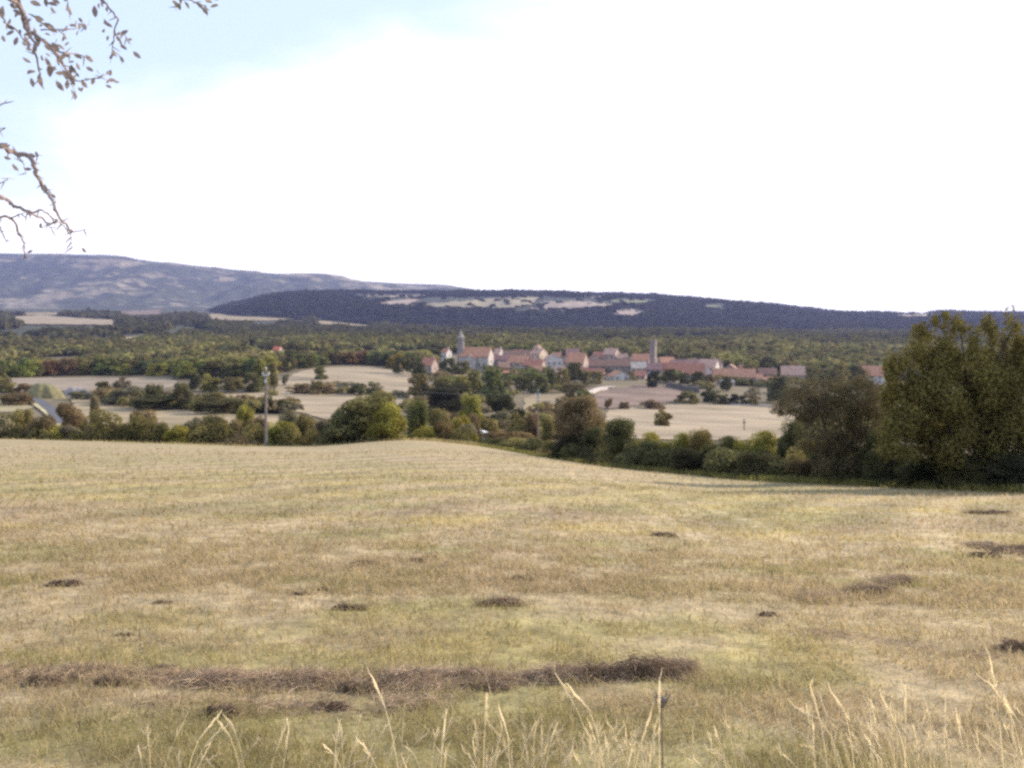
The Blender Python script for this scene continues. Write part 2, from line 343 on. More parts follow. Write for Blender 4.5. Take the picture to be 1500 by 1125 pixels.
# ------------------------------------------------------------------ air, sky, sun, camera
EL, AZ = R(23), R(58)
hm, hnt, hout = newmat('haze_air'); hv = N(hnt, 'VolumePrincipled', Density=HAZE_D, Anisotropy=.15); hv.inputs['Color'].default_value = HAZE_C
L(hnt, hv, 'Volume', hout, 'Volume')
tag(link('haze', MB().box(-11200, 11200, -60, 9900, -140, 640).mesh('haze', [hm])), kind='stuff')
W = bpy.data.worlds.new('World'); SC.world = W; W.use_nodes = True; nt = W.node_tree; nt.nodes.clear()
sky = N(nt, 'TexSky', sky_type='NISHITA', sun_disc=False, sun_elevation=EL, sun_rotation=AZ, altitude=600, air_density=1.0, dust_density=1.2, ozone_density=1.0)
tc = N(nt, 'TexCoord'); dot = N(nt, 'VectorMath', operation='DOT_PRODUCT'); dot.inputs[1].default_value = (.26, .178, -1.0)
L(nt, tc, 'Generated', dot, 0)
mp = N(nt, 'Mapping'); mp.inputs['Scale'].default_value = (1.0, 1.0, 3.2); L(nt, tc, 'Generated', mp, 'Vector')
nz = N(nt, 'TexNoise', Scale=3.4, Detail=7, Roughness=.55, Distortion=.4); L(nt, mp, 'Vector', nz, 'Vector')
nr = rng(nt, nz, 'Fac', 0, 1, -.13, .13); ad = N(nt, 'Math', operation='ADD'); L(nt, dot, 'Value', ad, 0); L(nt, nr, 'Result', ad, 1)
mk = N(nt, 'MapRange', interpolation_type='SMOOTHSTEP'); L(nt, ad, 'Value', mk, 'Value')
for k, v in zip(('From Min', 'From Max', 'To Min', 'To Max'), (-.19, .02, .0, 1)): mk.inputs[k].default_value = v
thin = mixc(nt, .62, (sky, 'Color'), (4.6, 5.35, 6.5)); mx = mixc(nt, (mk, 'Result'), (thin, 2), CLOUD); bg = N(nt, 'Background', Strength=SKY); L(nt, mx, 2, bg, 'Color')
wo = N(nt, 'OutputWorld'); L(nt, bg, 'Background', wo, 'Surface')
sd = bpy.data.lights.new('sun', 'SUN'); sd.energy = SUN; sd.angle = R(.5); sd.color = (1.0, .87, .68)
so = link('sun', sd); so.rotation_euler = Vector((math.sin(AZ)*math.cos(EL), math.cos(AZ)*math.cos(EL), math.sin(EL))).to_track_quat('Z', 'Y').to_euler()
cd = bpy.data.cameras.new('camera'); cam = link('camera', cd, loc=(0, 0, EYE)); cam.rotation_euler = (R(90), 0, 0)
cd.sensor_width = 36; cd.lens = F/1500*36; cd.shift_y = (HZ-562.5)/1500; cd.clip_start = .05; cd.clip_end = 40000
cd.dof.use_dof = True; cd.dof.focus_distance = 3.6; cd.dof.aperture_fstop = FSTOP
SC.camera = cam
vs = SC.view_settings; vs.view_transform = 'Standard'; vs.look = 'None'; vs.gamma = 1; vs.use_curve_mapping = False; vs.exposure = EXPO
SC.render.engine = 'CYCLES'; cy = SC.cycles
cy.max_bounces = 5; cy.diffuse_bounces = 2; cy.glossy_bounces = 1; cy.transmission_bounces = 2; cy.transparent_max_bounces = 6; cy.volume_bounces = 0
cy.caustics_reflective = False; cy.caustics_refractive = False; cy.sample_clamp_indirect = 4; cy.use_denoising = False; cy.filter_width = 2.5
try: cy.denoiser = 'OPENIMAGEDENOISE'
except Exception: pass
# ------------------------------------------------------------------ vegetation
def cards(P, Nn, S, asp=.62, rng_=RNG):
    """leaf-sized quads at P facing Nn with size S"""
    n = len(P); Nn = Nn/np.maximum(np.linalg.norm(Nn, axis=1, keepdims=True), 1e-6)
    a = rng_.normal(size=(n, 3)); a -= Nn*(a*Nn).sum(1, keepdims=True); a /= np.maximum(np.linalg.norm(a, axis=1, keepdims=True), 1e-6)
    b = np.cross(Nn, a); S = np.broadcast_to(S, (n,))[:, None]
    k = .12*S*rng_.normal(size=(n, 1))
    V = np.stack([P-a*S*.5, P+b*S*.5*asp+Nn*k, P+a*S*.5, P-b*S*.5*asp+Nn*k], 1).reshape(-1, 3)
    return V
def blob_points(ells, n, shell=.45, rng_=RNG, up=0):
    """n points spread over ellipsoids [(cx,cy,cz,rx,ry,rz)], mostly near their skins; returns points and outward directions"""
    E = np.array(ells, float); w = (E[:, 3]*E[:, 4]*E[:, 5])**(2/3.); w /= w.sum()
    k = rng_.choice(len(E), n, p=w); d = rng_.normal(size=(n, 3)); d /= np.linalg.norm(d, axis=1, keepdims=True)
    r = (1-shell*rng_.random(n)**1.6)[:, None]
    P = E[k, :3]+d*E[k, 3:6]*r
    D = d/E[k, 3:6]*E[k, 3:6].mean(1, keepdims=True) + rng_.normal(size=(n, 3))*.5 + np.array([0, 0, up])
    return P, D
def crown_ells(kind, nb, rg):
    """clumps that make a unit crown: x,y in -.5...5, z in 0..1"""
    E = []
    for _ in range(nb):
        a = rg.random()*2*math.pi; t = rg.random()
        if kind == 'round': z = .10+.78*t; rr = .40*math.sqrt(max(.05, 1-((z-.45)/.52)**2)); s = .13+.08*rg.random()
        elif kind == 'tall': z = .18+.72*t; rr = .34*math.sqrt(max(.04, 1-((z-.5)/.54)**2)); s = .14+.07*rg.random()
        elif kind == 'bush': z = .06+.80*t; rr = .42*math.sqrt(max(.05, 1-(max(z-.2, 0)/.82)**2)); s = .13+.09*rg.random()
        elif kind == 'cone': z = .05+.88*t; rr = .36*(1-z)+.03; s = .09+.07*(1-z)
        else: z = .10+.76*t; rr = .41; s = .14+.05*rg.random()
        q = rr*(rg.random()**.45)
        E.append((q*math.cos(a), q*math.sin(a), z, s, s, s*(.75 if kind != 'tall' else .9)))
    return E
def crown_mesh(kind, nb, n, size, seed):
    rg = np.random.default_rng(seed); E = crown_ells(kind, nb, rg)
    P, D = blob_points(E, n, .5, rg, .25); m = rg.random(n) < .10
    P[m] += rg.normal(size=(m.sum(), 3))*.035
    P[:, 2] = np.maximum(P[:, 2], .01)
    V = cards(P, D, size*(.6+.8*rg.random(n)), .65, rg)
    return V
def trunk_unit(seed, base=.035, limbs=5, top=.75):
    rg = random.Random(seed); b = MB()
    pts = [(0, 0, -.06), (.01, 0, .1), (.02*rg.uniform(-1, 1), .02*rg.uniform(-1, 1), .35), (.04*rg.uniform(-1, 1), .03*rg.uniform(-1, 1), top)]
    b.tube(pts, [base, base*.8, base*.6, base*.15], 6)
    for k in range(limbs):
        a = rg.random()*6.28; z = .2+.3*rg.random(); l = .28+.1*rg.random()
        b.tube([(0, 0, z), (l*.5*math.cos(a), l*.5*math.sin(a), z+.14), (l*math.cos(a), l*math.sin(a), z+.3)], [base*.5, base*.3, base*.08], 5)
    return b
CR, TK, ONE = {}, {}, {}
for kind in ('round', 'tall', 'bush', 'cone', 'block'):
    for lod, (nb, n, sz) in dict(near=(46, 17000, .036), hi=(34, 9000, .052), mid=(22, 2200, .088), lo=(15, 520, .16)).items():
        for sd in range(3 if lod != 'hi' else 3):
            V = crown_mesh(kind, nb, n, sz*(.8 if kind == 'cone' else 1), hash_seed := 1000+sd*31+len(kind)*7+n)
            CR[kind, lod, sd] = mesh('crown', V, np.arange(len(V)).reshape(-1, 4), [M['leaf']])
            if lod not in ('hi', 'near'):
                tb = trunk_unit(sd, .03, 2, .6); b = len(V); V2 = np.vstack([V, np.array(tb.v)])
                Fc = [tuple(range(i, i+4)) for i in range(0, b, 4)]+[tuple(i+b for i in f) for f in tb.f]
                ONE[kind, lod, sd] = mesh('tree', V2, Fc, [M['leaf'], M['bark']], mi=[0]*(b//4)+[1]*len(tb.f))
for sd in range(3): TK[sd] = trunk_unit(sd+50).mesh('trunk', [M['bark']], True)
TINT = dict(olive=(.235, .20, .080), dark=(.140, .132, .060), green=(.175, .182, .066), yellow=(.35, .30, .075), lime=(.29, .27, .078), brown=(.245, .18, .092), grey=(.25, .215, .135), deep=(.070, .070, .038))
CNT = [0]
NTREES = 0
def plant(c0, c1, top, where, kind, tint, label, cat=None, group=None, name=None, depth=1.0):
    """one tree or shrub from its outline in the photo: columns, top row, and base row (positive) or distance in metres (negative)"""
    c = (c0+c1)/2; y = -where if where < 0 else yof(c, where)
    x = gx(c, y); z = hz(x, y); w = (c1-c0)/F*y*1.06; h = max(zrow(top, y)-z, w*.35)*1.03
    CNT[0] += 1; rg = random.Random(CNT[0]*13); sd = rg.randrange(3); px = (c1-c0)
    lod = 'near' if y < 84 else 'hi' if y < 160 or px > 44 else 'mid' if px > 15 else 'lo'
    t = TINT[tint]; k = rg.uniform(.88, 1.12); colr = tuple(min(1, v*k*rg.uniform(.94, 1.06)) for v in t)
    istree = kind in ('round', 'tall', 'cone')
    cat = cat or ('tree' if istree else 'hedge' if kind == 'block' else 'bush'); name = name or {'tree': 'tree', 'hedge': 'hedge', 'bush': 'bush'}[cat]
    if kind == 'cone': name = 'conifer_tree'
    rz = rg.random()*6.28 if kind != 'block' else rg.choice((0, math.pi)); S = (w, w*depth, h)
    if lod in ('hi', 'near') and istree:
        o = link(name, None, None, (x, y, z-.1), rz, S); link('crown', CR[kind, lod, sd], o, color=colr); link('trunk', TK[sd], o)
    elif istree: o = link(name, ONE[kind, lod, sd], None, (x, y, z-.1), rz, S, colr)
    else: o = link(name, CR[kind, lod, sd], None, (x, y, z-.1), rz, S, colr)
    return tag(o, label, cat, group)
def plants(rows):
    for r_ in rows.strip().splitlines():
        a = r_.split('|'); c0, c1, top, wh = map(float, a[0].split(',')); plant(c0, c1, top, wh, a[1], a[2], a[3])
plants('''
-38,20,604,-100|bush|olive|olive shrub past the brow at the far left end of the scrub band
14,52,598,-101|bush|olive|tall olive shrub just left of the round brown bush by the road
40,84,606,-98|bush|brown|brownish low shrub in front of the round bush by the road
77,125,588,-128|bush|brown|round brownish bush hiding the lower end of the asphalt road
82,122,621,-97|bush|grey|grey green low shrub under the round bush at the road end
112,144,617,-99|bush|olive|low olive shrub at the foot of the slender lone tree
131,148,580,-118|tall|grey|slender tree standing alone above the scrub, right of the road end
140,180,618,-98|bush|grey|greyish shrub right of the slender lone tree
176,212,614,-97|bush|olive|rounded olive shrub left of the tall brownish bush on the brow
188,232,599,-104|bush|brown|tall brownish bush standing out above the scrub on the left
214,250,616,-97|bush|olive|olive shrub at the right foot of the tall brownish bush
240,280,622,-96|bush|yellow|yellow tinged low shrub in the middle of the left scrub band
262,300,611,-100|bush|grey|grey green shrub right of the yellow tinged low shrub
290,338,607,-101|bush|olive|broad olive shrub in the scrub left of the small yellow topped bush
330,364,613,-98|bush|brown|russet brown shrub beside the small yellow topped bush
346,374,594,-112|round|yellow|small round yellow topped bush left of the utility pole
354,392,608,-99|bush|brown|brown shrub directly left of the utility pole
386,412,622,-96|bush|lime|bright low shrub directly right of the utility pole
398,438,616,-97|bush|yellow|bright yellow green bush right of the utility pole
404,440,599,-106|bush|grey|grey olive shrub behind the bright yellow green bush
434,466,604,-101|bush|olive|olive shrub between the yellow green bush and the big round bush
458,494,613,-96|bush|grey|grey green shrub at the left foot of the big round bush
486,592,574,-93|bush|olive|biggest round bush on the brow of the meadow, right of the pole
540,600,588,-91|bush|yellow|yellowish bush growing into the right side of the big round bush
476,540,600,-92|bush|dark|dark shrub at the left front of the big round bush
592,632,588,-104|tall|green|dark green pointed tree right of the big round bush
622,664,597,-101|bush|olive|olive bush right of the dark green pointed tree
634,668,614,-96|bush|brown|low brownish bush at the hump of the meadow edge
656,690,606,-108|bush|yellow|yellowish olive bush below the tall domed tree
664,706,578,-150|round|lime|tall domed yellow green tree left of the white van
682,706,602,-125|round|brown|brown leaved small tree just left of the white van
668,698,619,-98|bush|grey|grey thorny bush left of the lane
700,732,612,-140|bush|olive|olive bush right above the white van
724,750,601,-165|round|grey|pale grey green tree beside the dark clipped hedge
746,772,601,-160|round|olive|olive tree left of the thin far pole
768,792,602,-158|round|brown|brownish green tree directly behind the thin far pole
790,815,610,-150|bush|olive|low olive bush right of the thin far pole
716,768,577,-235|block|deep|dark clipped hedge block right of centre in the valley
626,684,560,-270|block|deep|long dark hedge block left of the tall valley tree
598,632,546,587|round|olive|round dark based tree at the right edge of the upper pale field
634,664,552,588|round|olive|olive tree rising behind the long dark hedge block
660,690,548,590|round|lime|pale green tree right of the olive tree above the dark hedge
682,708,541,585|round|olive|olive tree left of the tallest valley tree below the church
704,740,538,590|round|green|tallest broad green tree in the valley below the church
700,790,642,-92|bush|brown|low straggling hedge along the lane at the meadow corner
724,770,646,-88|bush|olive|low olive scrub on the lane bank
766,822,648,-83|bush|dark|dark low scrub between the lane and the spreading hedge tree
812,884,580,-75|round|brown|spreading brownish tree in the hedge, left of the lone field tree
806,860,630,-74|bush|deep|dark bush under the spreading brownish hedge tree
848,890,622,-73|bush|dark|dark bush right under the spreading brownish hedge tree
880,936,612,-69|bush|dark|dark domed bush in the hedge below the lone field tree
924,972,630,-66|bush|yellow|yellowish bush in the hedge right of the dark domed bush
934,980,644,-64|bush|dark|dark shadowed shrub in front of the yellowish hedge bush
966,1016,630,-63|bush|lime|bright green bush in the middle of the right hedge
1004,1048,628,-62|bush|olive|olive bush in the hedge between bright green and dark bushes
1030,1084,634,-58|bush|dark|dark leafy bush in the right hedge, left of the palest bush
985,1040,652,-58|bush|deep|deep shadowed bush at the foot of the right hedge
1074,1142,626,-57|bush|lime|palest yellow green bush near the right end of the hedge
1078,1150,660,-53|bush|dark|dark shrub below the palest yellow green bush
1136,1184,610,-55|bush|dark|tall dark green bush left of the spreading bare limbed tree
1166,1218,642,-53|bush|yellow|yellow green bush under the spreading bare limbed tree
1150,1210,668,-50|bush|brown|brownish low shrub in front of the yellow green bush
1186,1226,640,-49|bush|dark|dark leafy bush pressed against the leaning limbs of the thin leaved tree
1262,1310,628,-45.5|bush|dark|dark bush filling the space between the thin leaved tree and the big tree
1206,1284,628,-47.5|bush|deep|nearly black bush at the foot of the spreading bare limbed tree
1268,1340,652,-44|bush|dark|dark undergrowth bush between the bare limbed tree and the big tree
1320,1400,664,-41.5|bush|deep|dark undergrowth bush at the left foot of the big tree
1385,1465,668,-40|bush|dark|dark undergrowth bush in front of the trunk of the big tree
1450,1540,660,-38.5|bush|deep|dark undergrowth bush at the right picture edge below the big tree
166,192,550,577|round|grey|grey green tree at the left end of the mid valley hedgerow
158,212,566,593|bush|grey|broad greyish bush in the mid valley hedgerow
207,243,561,598|round|dark|rounded dark olive tree in the mid valley hedgerow
250,290,561,600|round|dark|largest dark round tree in the mid valley hedgerow
292,330,574,604|round|olive|olive round tree right of the largest hedgerow tree
326,356,588,606|bush|olive|low olive hedge bush towards the right end of the hedgerow
352,374,582,606|round|dark|small dark tree at the right end of the hedgerow
372,398,590,608|bush|deep|very dark low bush behind the utility pole
388,410,583,608|round|deep|very dark small tree right of the utility pole
408,430,583,607|round|grey|pale brownish small tree beside the very dark small tree
196,256,587,600|block|dark|dark low hedge under the rounded dark olive tree
284,348,596,608|block|dark|dark low hedge along the lower edge of the hedgerow
459,481,536,556|round|green|small round tree standing alone in the upper pale field
412,424,548,566|tall|grey|thin pale shrub at the left end of the upper pale field
428,452,560,578|bush|brown|brownish scrub bush between the two pale fields
450,474,557,578|bush|olive|olive scrub bush between the two pale fields, under the lone round tree
468,492,563,579|bush|brown|low brown scrub right of the olive scrub bush between the fields
508,538,560,581|round|dark|dark round bush above the biggest bush on the brow
536,562,556,580|bush|grey|grey leafless looking bush right of the dark round bush
292,324,546,574|round|lime|bright yellow green tree at the wood edge left of the pole
322,360,551,575|round|olive|broad olive tree at the wood edge between two brighter trees
354,386,545,574|round|dark|dark tree at the wood edge just left of the pole top
276,296,547,573|tall|dark|narrow dark tree left of the bright yellow green tree
366,396,524,572|tall|lime|tall yellow green tree behind the top of the utility pole
386,408,528,570|tall|olive|tall olive tree right of the top of the utility pole
958,985,598,625|round|olive|lone round tree in the pale field on the right
884,898,584,600|tall|brown|small brown shrub on the brown ploughed field edge
904,922,588,600|bush|brown|small low shrub between the brown and the pale right field
936,972,589,599|bush|brown|straggling low scrub between brown and pale right field
822,860,560,590|round|brown|reddish brown tree left of the brown ploughed field
846,874,575,602|round|olive|olive tree at the left end of the right pale field
806,850,580,612|round|brown|brown green tree above the spreading hedge tree
838,876,572,606|round|green|green tree peeping behind the spreading hedge tree
600,624,523,551|round|dark|dark tree left of the low red roofed farmhouse
638,670,524,549|round|dark|dark green tree between the farmhouse and the church
664,690,529,549|round|olive|olive tree below the church tower
618,648,509,527|round|dark|dark tree behind the low red roofed farmhouse
576,604,520,548|round|dark|dark tree at the right end of the field edge wood
752,774,548,577|round|olive|olive tree in the village orchard left of the far pole top
768,792,543,577|round|green|green tree in the village orchard above the far pole top
786,804,550,577|round|dark|dark tree in the village orchard right of the far pole top
800,816,541,573|tall|green|narrow green tree in front of the cream tall house
814,834,539,571|round|olive|olive tree below the white gabled village house
830,856,529,560|round|dark|dark tree in front of the big orange roof
850,864,545,568|tall|dark|narrow dark tree right of the big orange roof
862,884,543,562|round|olive|olive tree in front of the long dark red roof
946,968,543,568|round|deep|round dark tree at the foot of the battlemented tower
970,994,539,562|round|dark|first dark clipped tree before the big red roofed house
994,1012,546,562|round|dark|small middle clipped tree before the big red roofed house
1012,1034,543,565|round|dark|third dark clipped tree before the big red roofed house
1034,1048,550,568|tall|brown|brownish thin tree right of the big red roofed house
1054,1074,550,573|tall|dark|dark tree in front of the long barn
990,1028,572,591|bush|olive|olive bank of bushes below the dark retaining wall
1026,1050,567,589|round|dark|dark bush right of the bank below the retaining wall
1046,1072,577,593|bush|dark|dark low hedge bush left of the low white shed
1068,1094,576,594|bush|deep|very dark hedge bush below the bluish white house
1094,1112,581,595|bush|olive|small olive bush in front of the bluish white house
1124,1160,548,590|round|dark|dark tree right of the bluish white house
1180,1210,536,572|round|olive|olive tree right of the pink roofed house
1206,1246,528,572|round|olive|tall olive tree between the pink roofed house and the orange roofed house
1240,1268,532,570|round|dark|dark tree left of the orange roofed house
1086,1108,525,552|round|olive|yellowish round tree behind the long barn
1112,1140,520,550|round|dark|dark tree behind the house row right of the barn
-10,22,548,578|bush|olive|olive bush at the left picture edge above the road
0,46,574,594|block|brown|dark brown hedge along the near side of the road
22,52,560,578|bush|brown|brown bush left of the grassy yellow mound
100,134,572,586|bush|grey|greyish low scrub right of the grassy yellow mound
138,166,558,580|bush|dark|dark low bush beside the grey tree left of the hedgerow
''')

# the wood beyond the fields and the plain behind the village: nearest trees one by one, the rest as one mass
def in_fields(c, r_):
    k = np.zeros(c.shape, bool)
    for p in FIELD_POLYS: k |= inpoly(c, r_, p)
    return k
pts = []
y = 470.0
rgw = np.random.default_rng(11)
while y < 2600:
    sp = max(12.0, .0155*y); cs = np.arange(-420, 1900, sp/y*F)
    cs = cs+(rgw.random(len(cs))-.5)*sp/y*F; yy = y+(rgw.random(len(cs))-.5)*sp
    pts.append(np.stack([cs, yy, np.full(len(cs), sp)], 1)); y += sp*(.8 if y < 900 else 1.0)
pts = np.vstack(pts); X = gx(pts[:, 0], pts[:, 1]); Z = H(X, pts[:, 1]); Rw = HZ+F*(EYE-Z)/pts[:, 1]
# nearest limit of the wood at each column (photo rows of its front edge)
front = np.interp(pts[:, 0], [-420, 0, 100, 250, 290, 400, 425, 480, 540, 585, 618, 640, 670, 720, 800, 900, 960, 1060, 1130, 1180, 1300, 1640], [566, 556, 550, 551, 560, 552, 542, 535, 535, 541, 532, 527, 520, 521, 524, 527, 531, 539, 549, 556, 556, 556])
gap = fbm(X/140, pts[:, 1]/200, 5, 3)
ok = (Rw < front) & ~in_fields(pts[:, 0], Rw-1.5) & ~in_fields(pts[:, 0], Rw-4.5) & ~((pts[:, 1] > 560) & in_fields(pts[:, 0], Rw-9)) & ((gap < .62) | (pts[:, 1] < 620)) & (rgw.random(len(pts)) > .04)
ok &= ~((pts[:, 1] > 2250) & (Hh(X, pts[:, 1]) > Z+4))
pts, X, Z, Rw = pts[ok], X[ok], Z[ok], Rw[ok]
order = np.argsort(pts[:, 1]); pts, X, Z = pts[order], X[order], Z[order]
inframe = (pts[:, 0] > -10) & (pts[:, 0] < 1320)
WLAB = [(-20, 270, 'tree in the wood above the grey field band on the far left'), (270, 420, 'tree in the wood behind the top of the utility pole'),
        (420, 640, 'tree in the wood along the top of the upper pale field'), (640, 960, 'tree in the belt of woodland behind the village church and houses'), (960, 1330, 'tree in the woodland behind the battlemented tower and barn')]
WT = [('olive', 'olive'), ('dark', 'dark green'), ('green', 'mid green'), ('lime', 'pale yellow green'), ('brown', 'brownish')]
rgi = random.Random(3); quota = {i: 0 for i in range(5)}; used = np.zeros(len(pts), bool)
for i in np.nonzero(inframe)[0]:
    zi = [k for k, w in enumerate(WLAB) if w[0] <= pts[i, 0] < w[1]][0]
    if quota[zi] >= (34, 24, 34, 36, 40)[zi]: continue
    quota[zi] += 1; used[i] = True; tk, tn = rgi.choices(WT, (5, 3, 4, 2, 1))[0]; yv = pts[i, 1]
    w = pts[i, 2]*rgi.uniform(.95, 1.5); h = rgi.uniform(7, 11.5); kd = rgi.choice(('round', 'round', 'round', 'tall'))
    o = link('woodland_tree', ONE[kd, 'mid' if yv < 640 else 'lo', rgi.randrange(3)], None, (X[i], yv, Z[i]-.2), rgi.random()*6.28, (w, w, h), tuple(v*rgi.uniform(.85, 1.2)*.95 for v in TINT[tk]))
    tag(o, tn+' '+WLAB[zi][2], 'tree', 'woodland trees beyond the fields and the village')
def mass(name, X, Y, Z, Wd, Hd, nq, cols, label, mat='leaf_mass', rag=.22):
    Vs, Cs = [], []
    n = len(X); seed = np.random.default_rng(5)
    d = seed.normal(size=(n, nq, 3)); d /= np.linalg.norm(d, axis=2, keepdims=True); d[:, :, 2] = np.abs(d[:, :, 2])*1.1-.25
    # several lobes to each crown, so that the outline is uneven
    lob = seed.normal(size=(n, 4, 3))*np.array([.20, .20, .12]); li = seed.integers(0, 4, (n, nq))
    rr = (.30+.10*seed.random((n, nq)))[..., None]
    P = np.take_along_axis(lob, li[..., None].repeat(3, 2), 1) + d*rr
    D = d+seed.normal(size=d.shape)*rag+np.array([0, 0, .15])
    S = np.array([Wd, Wd, Hd]).T[:, None, :]; P = P*S; P[:, :, 2] += (Hd*.5)[:, None]
    P += np.stack([X, Y, Z], 1)[:, None, :]
    sz = (Wd[:, None]*(.30+.22*seed.random((n, nq)))*math.sqrt(36/nq)).ravel()
    V = cards(P.reshape(-1, 3), D.reshape(-1, 3), sz, .8, seed)
    C = np.repeat(cols, nq*4, axis=0)*(.9+.2*seed.random((n*nq, 1))).repeat(4, 0)
    o = link(name, mesh(name, V, np.arange(len(V)).reshape(-1, 4), [M[mat]], col=C))
    return tag(o, label, kind='stuff')
rest = ~used; P2, X2, Z2 = pts[rest], X[rest], Z[rest]; n = len(P2); rg2 = np.random.default_rng(21)
base = np.array([TINT[k] for k in ('olive', 'dark', 'green', 'lime', 'brown', 'olive')]); farm = np.array([.095, .095, .052])
cc = base[rg2.integers(0, 6, n)]*.55+base.mean(0)*.45; cc = cc*(.75+.5*rg2.random((n, 1)))*(.45+1.1*fbm(X2/80, P2[:, 1]/150, 44, 3))[:, None]; fz = sstep(700, 1500, P2[:, 1])[:, None]; cc = cc*(1-fz*.75)+farm*fz*.75
cc = cc*(1-.3*fz)
nearm = P2[:, 1] < 900
wd = P2[:, 2]*(.8+.6*rg2.random(n))*(.65+.9*vnoise(X2/85, P2[:, 1]/140, 47)); hd = (6+5*rg2.random(n))*(.7+.6*vnoise(X2/70, P2[:, 1]/110, 46))
print('WOOD', n, nearm.sum(), used.sum())
mass('woodland', X2[nearm], P2[nearm, 1], Z2[nearm], wd[nearm], hd[nearm], 70, cc[nearm], 'mixed woodland between the fields and the plain')
mass('distant_woodland', X2[~nearm], P2[~nearm, 1], Z2[~nearm], wd[~nearm], hd[~nearm], 26, cc[~nearm], 'distant woodland on the plain')
# trees on the dark hill
cs, yy = [], []
y = 2330.0
while y < 4300:
    sp = 21.0; c = np.arange(260, 1850, sp/y*F); c = c+(rg2.random(len(c))-.5)*sp/y*F; cs.append(c); yy.append(y+(rg2.random(len(c))-.5)*sp); y += sp
cs = np.concatenate(cs); yy = np.concatenate(yy); xx = gx(cs, yy); zz = Hh(xx, yy); rw = HZ+F*(EYE-zz)/yy
hp = [[(540, 446), (600, 436), (735, 434), (800, 433), (918, 445), (845, 453), (772, 454), (740, 453), (640, 451)], [(842, 432), (890, 433), (884, 439)], [(893, 460), (915, 451), (947, 455), (922, 463)], [(512, 430), (640, 430), (600, 437), (535, 437)], [(886, 437), (945, 437), (980, 442), (930, 446)], [(1028, 445), (1064, 444), (1064, 452), (1030, 452)], [(1308, 459), (1370, 457), (1376, 464), (1318, 465)]]
kk = np.zeros(len(cs), bool)
for p in hp: kk |= inpoly(cs, rw, p) | inpoly(cs, rw-3.5, p)
kk = (~kk | (rg2.random(len(cs)) < .05)) & (zz > H(xx, yy)-3)
xx, yy, zz = xx[kk], yy[kk], zz[kk]; n = len(xx); print('HILL', n)
hc = np.array([.042, .046, .036])*(.6+.8*rg2.random((n, 1)))
mass('hill_forest', xx, yy, zz-1, 22*(.7+.6*rg2.random(n)), 11*(.7+.6*rg2.random(n)), 14, hc, 'dark forest covering the long hill')
# ------------------------------------------------------------------ the big tree and the spreading tree at the end of the hedge
def special_tree(name, label, base, Y, ells, n, size, limbs, color, trunk_r, mats, rz_seed=1, depth=1.0):
    bx, by = gx(base, Y), Y; bz = hz(bx, by); rg = np.random.default_rng(rz_seed)
    o = tag(link(name, None, None, (bx, by, bz)), label, 'tree'); k = Y/F
    E = [((c-base)*k, dy, zrow(r_, Y)-bz, .9*rx*k, (rx+rz)*.5*k*depth, .9*rz*k) for c, r_, rx, rz, dy in ells]
    # many small sprays inside each big clump, so that the surface is broken up
    S = []
    for e in E:
        m = int(9+13*(e[3]*e[5])); q = rg.normal(size=(m, 3)); q /= np.linalg.norm(q, axis=1, keepdims=True); q *= (.58+.40*rg.random((m, 1))**.6)
        for v in q:
            s = .20+.26*rg.random(); S.append((e[0]+v[0]*e[3], e[1]+v[1]*e[4], e[2]+v[2]*e[5], e[3]*s+.08, e[4]*s+.08, e[5]*s*1.25+.10))
    P, D = blob_points(S, n, .8, rg, .2); V = cards(P, D, size*(.55+.9*rg.random(n)), .55, rg)
    link('crown', mesh('crown', V, np.arange(len(V)).reshape(-1, 4), [mats]), o, color=color)
    b = MB(); rr = random.Random(rz_seed)
    for pl in limbs:
        pts = [((c-base)*k, dy, zrow(r_, Y)-bz) for c, r_, dy in pl[1]]
        L_ = len(pts); b.tube(pts, [pl[0]*trunk_r*(1-.8*i/(L_-1)) for i in range(L_)], 7)
    for e in S[::3]:                       # twigs run from the limbs into the sprays
        lim = rr.choice(limbs)[1]; q = rr.choice(lim[1:]); p0 = Vector(((q[0]-base)*k, q[2], zrow(q[1], Y)-bz)); p1 = Vector(e[:3])
        if (p1-p0).length < 2.2: b.tube([p0, p0*.5+p1*.5+Vector((rr.uniform(-.1, .1), 0, -.05)), p1], [.028, .018, .006], 4)
    link('trunk', b.mesh('trunk', [M['bark']]), o); return o
BIG = [(1404, 504, 20, 42, 0), (1450, 505, 9, 38, .3), (1483, 502, 15, 42, -.2), (1360, 520, 26, 38, .2), (1320, 552, 26, 34, 0), (1400, 565, 55, 50, -.5), (1462, 570, 48, 55, .5), (1340, 600, 45, 45, .3), (1316, 640, 36, 34, -.3), (1400, 645, 60, 50, .2), (1480, 640, 60, 55, -.2), (1540, 540, 40, 66, .4), (1580, 610, 50, 70, 0), (1380, 470, 14, 14, 0), (1345, 486, 10, 14, 0)]
special_tree('tree', 'big dark tree with golden lit plume-like tops at the right edge of the meadow', 1440, 40.5, BIG, 105000, .14,
  [(1, [(1440, 712, 0), (1444, 650, 0), (1452, 590, .1), (1462, 530, .2), (1484, 480, 0)]), (.8, [(1436, 712, .1), (1430, 650, .1), (1418, 580, 0), (1408, 490, 0)]), (.7, [(1428, 712, -.1), (1405, 660, -.2), (1370, 590, 0), (1352, 510, .1)]), (.6, [(1444, 712, .2), (1470, 650, .3), (1500, 580, .3), (1535, 520, .3)]), (.5, [(1430, 712, 0), (1390, 670, .1), (1345, 620, .1), (1318, 560, 0)])],
  (.19, .158, .052), .17, M['near_leaf'], 4)
